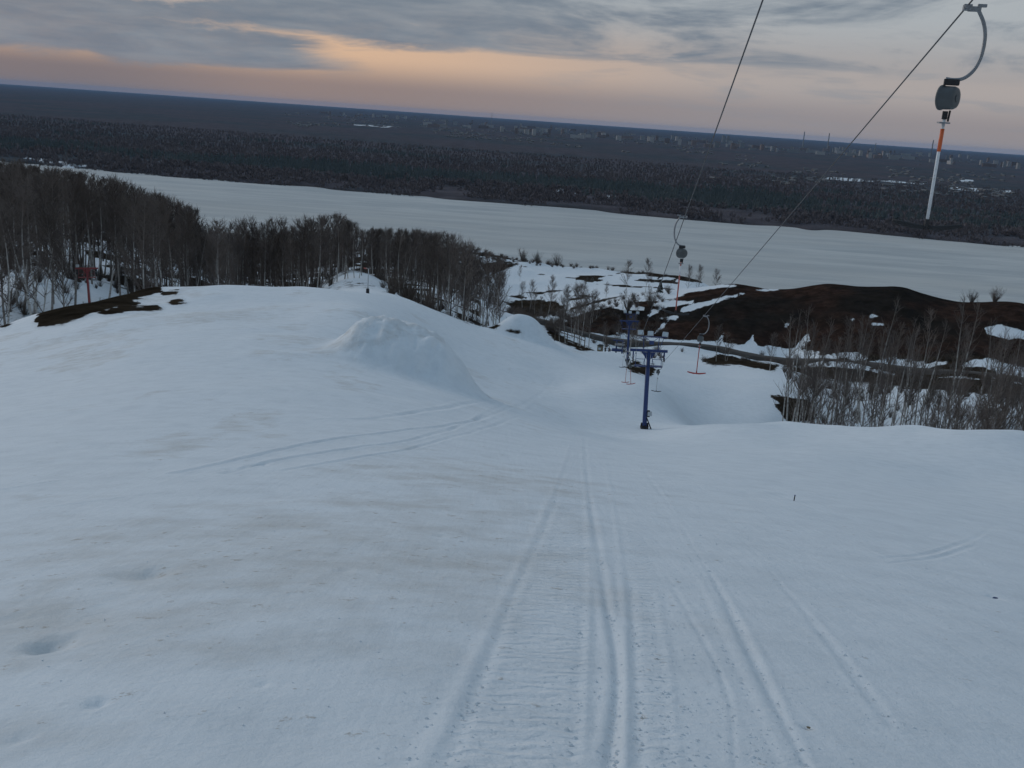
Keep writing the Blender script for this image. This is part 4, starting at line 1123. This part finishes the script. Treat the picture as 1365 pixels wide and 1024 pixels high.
o = gather(LITE, pl, 'distant_woods', M_TWIG2); tag(o, 'dense dark bare woods filling the left slope down to the river', 'woods', kind='stuff')
# ---- brush: thin upright stems and twigs close to the ground
def gen_bush(seed, n=46):
    g = np.random.default_rng(seed); V, Fc = [], []
    for i in range(n):
        a = g.uniform(0, 6.28); t = g.uniform(0, .75); d = np.array([math.cos(a) * t, math.sin(a) * t, 1.0]); d /= np.linalg.norm(d)
        p = np.array([math.cos(a), math.sin(a), 0]) * g.uniform(0, .12); L = g.uniform(.5, 1.05)
        pts = [p, p + d * L * .5 + g.normal(0, .03, 3), p + d * L + g.normal(0, .05, 3)]
        tri_tube(V, Fc, pts, [.012, .008, .003], 3)
        for k in range(5):
            f = g.uniform(.25, 1); q = pts[0] + (pts[2] - pts[0]) * f; e = d * .5 + g.normal(0, .5, 3); e /= np.linalg.norm(e)
            tri_tube(V, Fc, [q, q + e * g.uniform(.1, .28)], [.005, .002], 3)
    return np.array(V), np.array(Fc)
BUSH = [gen_bush(500 + i) for i in range(4)]
pl = []
for i in range(150):
    px = rng.uniform(1040, 1400); r = 112 + rng.random() * 150
    x, y = polar(px, r, 530); h = rng.uniform(1.2, 3.4); pl.append((x, y, ground(x, y) - .1, h, h * .9, rng.uniform(0, 6.28), rng.randrange(4)))
for i in range(70):
    px = rng.uniform(870, 1400); r = rng.uniform(255, 335)
    x, y = polar(px, r, 480); h = rng.uniform(1, 2.2); pl.append((x, y, ground(x, y) - .1, h, h * 1.2, rng.uniform(0, 6.28), rng.randrange(4)))
o = gather(BUSH, pl, 'ravine_brush', M_BRUSH); tag(o, 'low brown brush covering the floor of the right ravine', 'brush', kind='stuff')
pl = []
for i in range(320):
    px = rng.uniform(-30, 700); r = 150 + rng.random() * 110
    if 430 < px < 500 and r < 215: continue
    x, y = polar(px, r, 390); h = rng.uniform(1, 3); pl.append((x, y, ground(x, y) - .1, h, h, rng.uniform(0, 6.28), rng.randrange(4)))
o = gather(BUSH, pl, 'woodland_brush', M_BRUSH); tag(o, 'low brown brush between the trunks of the left woods', 'brush', kind='stuff')
pl = []
for i in range(260):
    px = rng.uniform(630, 1010); py = np.interp(px, [630, 660, 800, 930, 1010], [335, 341, 358, 374, 383]); x, y = polar(px, rng.uniform(632, 668), py); h = rng.uniform(.8, 2.6) * (1.6 if rng.random() < .2 else 1)
    pl.append((x, y, ground(x, y) - .1, h, h * 1.3, rng.uniform(0, 6.28), rng.randrange(4)))
for i in range(150):
    px = rng.uniform(676, 890); x, y = polar(px, rng.uniform(300, 420), 410); h = rng.uniform(1, 3.2); pl.append((x, y, ground(x, y) - .1, h, h * 1.3, rng.uniform(0, 6.28), rng.randrange(4)))
o = gather(BUSH, pl, 'bank_brush', M_BRUSH); tag(o, 'brown brush along the near river bank and in the valley', 'brush', kind='stuff')
BM = [tri_mesh('bush', b) for b in BUSH]
for b in BM: b.materials.append(M_BRUSH)
for i, (px, r, h, lab) in enumerate(((522, 142, 3.6, 'leftmost round brown bush below the lamp pole'), (545, 143, 4.4, 'largest round brown bush behind the brow right of the lamp pole'), (572, 146, 3.8, 'third round brown bush behind the brow right of the lamp pole'),
                        (440, 172, 2.4, 'low dark bush left of the snowy knoll behind the brow'), (868, 372, 7.5, 'wide dark thicket on the left shoulder of the brown hill'), (838, 365, 6, 'dark thicket left beside the wide one on the brown hill'),
                        (745, 300, 7, 'dark thicket at the foot of the birches above the snow hump'), (1066, 118, 3.2, 'twiggy bush at the left end of the ravine grove'), (1250, 114, 3.8, 'dark round bush behind the brow in the ravine'), (1330, 116, 3.4, 'dark bush at the right end of the ravine brow'), (693, 652, 8, 'leftmost feathery shrub on the near river bank'), (712, 650, 7, 'middle feathery shrub on the near river bank'), (738, 648, 8, 'rightmost feathery shrub on the near river bank'), (1296, 398, 4.5, 'left shrub on the crest of the brown hill'), (1326, 396, 5.5, 'right shrub on the crest of the brown hill'))):
    x, y = polar(px, r, 400); o = bpy.data.objects.new('bush', BM[i % 4]); COL.objects.link(o)
    o.location = (x, y, ground(x, y) - .15); o.scale = (h * .95, h * .95, h); o.rotation_euler.z = i; tag(o, lab, 'bush')
# ---- one small spruce
x, y = polar(880, 405, 385); z = ground(x, y)
sp = empty('spruce_tree', (x, y, z)); tag(sp, 'single small dark spruce on the left shoulder of the brown hill', 'tree')
b = MB(); b.tube([(0, 0, -.3), (0, 0, 5.2)], [.12, .02], 6); b.build('trunk', M_WOOD, sp)
g = np.random.default_rng(5); V, Fc = [], []
for k in range(240):
    t = g.uniform(.08, .98); a = g.uniform(0, 6.28); L = (1 - t) * 1.7 + .15; p = np.array([0, 0, t * 5.4]); e = np.array([math.cos(a) * L, math.sin(a) * L, -.25 * L + g.normal(0, .1)])
    w = np.cross(e, (0, 0, 1)); w = w / (np.linalg.norm(w) + 1e-9) * L * .16; n = len(V)
    V += [p, p + e * .6 + w + (0, 0, -.1), p + e, p + e * .6 - w + (0, 0, -.1), p + e * .55 + (0, 0, .12)]
    Fc += [(n, n + 1, n + 4), (n + 1, n + 2, n + 4), (n + 2, n + 3, n + 4), (n + 3, n, n + 4)]
link('crown', np_mesh('crown', np.array(V), np.array(Fc), None, None, False), M_NEEDLE, sp)

# ------------------------------------------------------------------ forest on the far bank
def gen_far(seed, conifer):
    g = np.random.default_rng(seed); V, Fc = [], []
    if conifer:
        for k in range(4):
            t0 = .08 + k * .22; n = len(V); m = 6; r0 = .20 * (1 - k * .22)
            V.append(np.array([0, 0, min(1.0, t0 + .42)]))
            for j in range(m):
                a = 6.283 * j / m + g.uniform(-.3, .3); q = r0 * g.uniform(.6, 1.15); V.append(np.array([math.cos(a) * q, math.sin(a) * q, t0 + g.uniform(-.05, .05)]))
            for j in range(m): Fc.append((n, n + 1 + j, n + 1 + (j + 1) % m))
    else:
        for k in range(30):
            a = g.uniform(0, 6.283); t = g.uniform(.0, .75); L = g.uniform(.22, .42); o_ = g.uniform(.0, .16) * (1 - abs(t - .4))
            p = np.array([math.cos(a) * o_, math.sin(a) * o_, t]); b_ = g.uniform(0, 6.283); w = np.array([math.cos(b_), math.sin(b_), 0]) * g.uniform(.02, .06); n = len(V)
            q = p + np.array([math.cos(a) * .10, math.sin(a) * .10, L]); q[2] = min(q[2], 1.0)
            V += [p - w, p + w, q]; Fc.append((n, n + 1, n + 2))
    return np.array(V), np.array(Fc)
FARB = [gen_far(600 + i, False) for i in range(6)]; FARC = [gen_far(620 + i, True) for i in range(4)]
M_FARB = far_mat('far_bare_wood', (0.175, 0.146, 0.145), (0.235, 0.195, 0.19)); M_FARC = far_mat('far_pines', (0.078, 0.090, 0.087), (0.115, 0.125, 0.119))
pb, pc = [], []
g = np.random.default_rng(77)
pv = plane_pt(60, 222, 0); pe = plane_pt(1300, 325, 0); dv_ = (pe - pv) / np.linalg.norm(pe - pv); nv_ = np.array([-dv_[1], dv_[0]]); nv_ = nv_ if nv_[1] > 0 else -nv_
N = 42000
along = g.uniform(-700, 1900, N); depth = g.random(N) ** 1.9 * 1700 - 10
along = along + (along - 500) * depth / 1600
X_ = pv[0] + dv_[0] * along + nv_[0] * depth; Y_ = pv[1] + dv_[1] * along + nv_[1] * depth
w_ = shore_wob(X_, Y_); dff = far_d(X_, Y_) + w_
patch = fbm(X_ / 300, Y_ / 120, 91, 3); open_ = fbm(X_ / 90, Y_ / 50, 92, 3)
Z_ = height(X_, Y_)
U_, V_ = project(X_, Y_, Z_)
for i in range(N):
    if dff[i] < 4 or U_[i] < -80 or U_[i] > 1450: continue
    if dff[i] < 230 and open_[i] > .22: continue
    con = dff[i] > 200 and patch[i] > (-.12 if dff[i] < 500 else .32)
    h = (g.uniform(10, 13) if con else g.uniform(7, 11)) * (1 - .35 * min(1, max(0, dff[i] - 400) / 900)) * (0.55 + .45 * min(1, dff[i] / 160)); wd = h * (1.4 if con else 1.6)
    (pc if con else pb).append((X_[i], Y_[i], Z_[i] - .5, h, wd, g.uniform(0, 6.28), int(g.integers(0, 12))))
o = gather(FARB, pb, 'far_bare_forest', M_FARB); tag(o, 'dark bare floodplain forest along the far bank of the river', 'forest', kind='stuff')
o = gather(FARC, pc, 'far_pine_forest', M_FARC); tag(o, 'dark green pine belts in the forest beyond the river', 'forest', kind='stuff')

# ------------------------------------------------------------------ the town on the plain
def facade(name, c):
    m, nt, bs = material(name)
    tc = nt.nodes.new('ShaderNodeTexCoord'); P = S(nt, tc.outputs['Object'])
    oi = nt.nodes.new('ShaderNodeObjectInfo'); rnd = S(nt, oi.outputs['Random'])
    sp_ = nt.nodes.new('ShaderNodeSeparateXYZ'); nt.links.new(P.s, sp_.inputs[0])
    band = _m(nt, 'FRACT', S(nt, sp_.outputs[2]) * (1 / 3.0))
    cc = mixc(nt, rnd, c, tuple(v * .55 for v in c)); cc = mixc(nt, sstep(band, .35, .5) * .5, cc, tuple(v * .35 for v in c))
    put(nt, bs.inputs['Base Color'], cc); bs.inputs['Roughness'].default_value = .8
    return m
M_F = [facade('pale_panel_wall', (0.48, 0.47, 0.46)), facade('grey_panel_wall', (0.36, 0.365, 0.37)), facade('brick_wall', (0.28, 0.22, 0.20))]
BLK = []
for i, (l, w, h) in enumerate(((70, 13, 27), (36, 16, 42), (95, 13, 27), (24, 22, 48), (55, 14, 16))):
    b = MB(); b.box((0, 0, h / 2), (l, w, h))
    n = max(1, int(l // 24))
    for k in range(n): b.box((-l / 2 + (k + .5) * l / n, 0, h + 1.2), (5, 6, 2.4)); b.box((-l / 2 + (k + .5) * l / n, -w / 2 - .3, h / 2), (3.2, .6, h - 1))
    b.box((0, 0, h + .25), (l + .8, w + .8, .5))
    for q in range(3):
        me = b.mesh('apartment_block'); me.materials.append(M_F[q]); BLK.append((i, q, me))
zones = ((432, 560, 142, 147, 26, 'in the pale row at the left end of the town'), (560, 700, 152, 163, 30, 'on the plain right of the pale row'), (690, 900, 158, 178, 60, 'in the middle of the town'), (900, 1130, 178, 196, 52, 'beyond the long dark pine belt'), (1130, 1365, 196, 222, 52, 'at the right end of the town'))
for x0, x1, y0, y1, n, where in zones:
    for i in range(n):
        px = rng.uniform(x0, x1); hy = 112 + px * .0696
        off = rng.uniform(7.5, 11) if x0 < 500 else rng.uniform(8, 19)
        p = plane_pt(px, hy + off, 3.0)
        i_, q_, me = BLK[rng.randrange(len(BLK))]
        o = bpy.data.objects.new('apartment_block', me); COL.objects.link(o); o.location = (p[0], p[1], 2.5); o.scale = (.85, .85, .72); o.rotation_euler.z = rng.choice((0, .25, 1.4, -.3)) + rng.uniform(-.1, .1)
        tag(o, f'tiny pale apartment block {where}', 'building', f'apartment blocks {where}')
for k, (px, top, dist, lab) in enumerate(((655, 147, 11000, 'thin mast on the horizon in the middle of the town'), (1070, 172, 10500, 'left of two tall factory chimneys on the right horizon'), (1103, 178, 10500, 'right of two tall factory chimneys on the right horizon'), (1241, 189, 10000, 'thin chimney on the horizon behind the white tow bar rod'), (1166, 190, 12000, 'short faint chimney on the horizon left of the white rod'))):
    hy = 112 + px * .0696; d = pix_dir(px, hy + 9); sc = dist / math.hypot(d[0], d[1])
    hgt = {0: 130, 1: 150, 2: 150, 3: 150, 4: 90}[k]
    b = MB(); b.tube([(0, 0, 0), (0, 0, hgt * .5), (0, 0, hgt)], [7, 5.2, 4] if k else [5, 3, 1.5], 10)
    o = b.build('factory_chimney' if k else 'radio_mast', M_F[1]); o.location = (d[0] * sc, d[1] * sc, 2.5); tag(o, lab, 'chimney' if k else 'mast')
# twin tower block that stands out on the plain
p = plane_pt(967, 190, 3.0); b = MB()
tw = empty('tower_block', (p[0], p[1], 2.5)); tag(tw, 'dark twin tower block standing out right of the left rope', 'building')
for s in (-1, 1): b = MB(); b.box((s * 22, 0, 30), (26, 24, 60)); b.box((s * 22, 0, 61.5), (12, 12, 3)); b.build('tower', M_F[1], tw)
b = MB(); b.box((0, 0, 38), (18, 10, 8)); b.build('link_wing', M_F[1], tw)
# low houses and sheds, countless
V, Fc, n = [], [], 0
hb_ = np.array([(-.5, -.5, 0), (.5, -.5, 0), (.5, .5, 0), (-.5, .5, 0), (-.5, -.5, .6), (.5, -.5, .6), (.5, .5, .6), (-.5, .5, .6), (-.5, 0, 1), (.5, 0, 1)])
hf_ = np.array([(0, 1, 5), (0, 5, 4), (1, 2, 6), (1, 6, 5), (2, 3, 7), (2, 7, 6), (3, 0, 4), (3, 4, 7), (4, 5, 9), (4, 9, 8), (6, 7, 8), (6, 8, 9), (5, 6, 9), (7, 4, 8)])
for i in range(1500):
    px = rng.uniform(380, 1400); off = rng.uniform(11, 30) if px < 700 else (rng.uniform(12, 34) if px < 950 else rng.uniform(14, 62))
    if px > 950 and 19 < off < 27 and rng.random() < .9: continue
    if float(vnoise(np.array([px / 40]), np.array([off / 5]), 4)[0]) < 0.02: continue
    p = plane_pt(px, 112 + px * .0696 + off, 3.0); sz = rng.uniform(5, 9) * (1 + (30 / off) * .25); a = rng.uniform(0, 3.14); c, s = math.cos(a), math.sin(a)
    q = hb_ * np.array([sz * 1.6, sz, sz * .65]); V.append(np.stack([q[:, 0] * c - q[:, 1] * s + p[0], q[:, 0] * s + q[:, 1] * c + p[1], q[:, 2] + 2.6], -1)); Fc.append(hf_ + n); n += 10
o = link('low_houses', np_mesh('low_houses', np.vstack(V), np.vstack(Fc), None, None, False), facade('shed_wall', (0.20, 0.19, 0.185))); tag(o, 'countless tiny low houses and sheds scattered over the far plain', 'houses', kind='stuff')

# ------------------------------------------------------------------ two skiers at the lift station
def cloth_mat(name, top, legs):
    m, nt, bs = material(name); tc = nt.nodes.new('ShaderNodeTexCoord'); sp_ = nt.nodes.new('ShaderNodeSeparateXYZ'); nt.links.new(tc.outputs['Object'], sp_.inputs[0]); z = S(nt, sp_.outputs[2])
    c = mixc(nt, sstep(z, .88, .90), legs, top); c = mixc(nt, sstep(z, 1.46, 1.48), c, (.42, .27, .21)); put(nt, bs.inputs['Base Color'], c); bs.inputs['Roughness'].default_value = .8
    return m
def person(px, r, rz, mat, hat, label, arm=0.0):
    x, y = polar(px, r, 466); z = ground(x, y)
    J = {'pel': (0, 0, .95, .15), 'ch': (0, .01, 1.28, .17), 'nk': (0, .02, 1.47, .065), 'hd': (0, .03, 1.62, .10), 'ht': (0, .03, 1.72, .075)}
    E = [('pel', 'ch'), ('ch', 'nk'), ('nk', 'hd'), ('hd', 'ht')]
    for s, k in ((-1, 'l'), (1, 'r')):
        J[k + 'h'] = (s * .10, 0, .86, .11); J[k + 'k'] = (s * .13, .04, .50, .075); J[k + 'a'] = (s * .14, 0, .09, .055); J[k + 't'] = (s * .15, .16, .04, .045)
        J[k + 's'] = (s * .21, .01, 1.38, .075); J[k + 'e'] = (s * .29, .03, 1.12, .055); J[k + 'w'] = (s * (.27), .20, .98 + arm * (s > 0), .042); J[k + 'f'] = (s * .27, .30, .97 + arm * (s > 0), .04)
        E += [('pel', k + 'h'), (k + 'h', k + 'k'), (k + 'k', k + 'a'), (k + 'a', k + 't'), ('ch', k + 's'), (k + 's', k + 'e'), (k + 'e', k + 'w'), (k + 'w', k + 'f')]
    ks = list(J); me = bpy.data.meshes.new('person'); me.from_pydata([J[k][:3] for k in ks], [(ks.index(a), ks.index(b)) for a, b in E], [])
    me.materials.append(mat); o = bpy.data.objects.new('person', me); COL.objects.link(o)
    md = o.modifiers.new('skin', 'SKIN'); md.use_smooth_shade = True
    if not me.skin_vertices: me.attributes.new  # the modifier adds the layer
    return o, ks, J, (x, y, z), hat, label, rz
def finish_person(t):
    o, ks, J, loc, hat, label, rz = t
    bpy.context.view_layer.objects.active = o
    me = o.data
    if not me.skin_vertices:
        import bmesh
        bm = bmesh.new(); bm.from_mesh(me); bm.verts.layers.skin.verify(); bm.to_mesh(me); bm.free()
    for i, k in enumerate(ks):
        me.skin_vertices[0].data[i].radius = (J[k][3], J[k][3] * .85); me.skin_vertices[0].data[i].use_root = k == 'pel'
    sb = o.modifiers.new('smooth', 'SUBSURF'); sb.levels = 1; sb.render_levels = 1
    o.location = loc; o.rotation_euler.z = rz; tag(o, label, 'person')
    h = MB(); h.tube([(0, .03, 1.64), (0, .03, 1.70), (0, .02, 1.77), (0, .02, 1.80)], [.118, .12, .09, .02], 12); h.build('hat', hat, o, True)
finish_person(person(807, 225, .6, cloth_mat('dark_jacket', (.018, .018, .025), (.012, .012, .014)), M_BLACK, 'person in black jacket and dark trousers beside the tan booth'))
finish_person(person(812, 222, 2.2, cloth_mat('brown_jacket', (.07, .045, .035), (.02, .02, .025)), M_DARK, 'person in brown jacket standing nearest the blue lift station', .25))

# ------------------------------------------------------------------ air
hz = MB(); hz.box((0, 0, (-8 + 168) / 2), (96000, 96000, 176)); hm = bpy.data.materials.new('haze'); hm.use_nodes = True
nt = hm.node_tree; nt.nodes.clear(); out = nt.nodes.new('ShaderNodeOutputMaterial'); pv_ = nt.nodes.new('ShaderNodeVolumePrincipled')
pv_.inputs['Color'].default_value = (0.30, 0.58, 0.98, 1); pv_.inputs['Density'].default_value = 1.35e-5; pv_.inputs['Anisotropy'].default_value = 0.0
nt.links.new(pv_.outputs[0], out.inputs['Volume'])
o = hz.build('haze', hm); tag(o, kind='stuff')
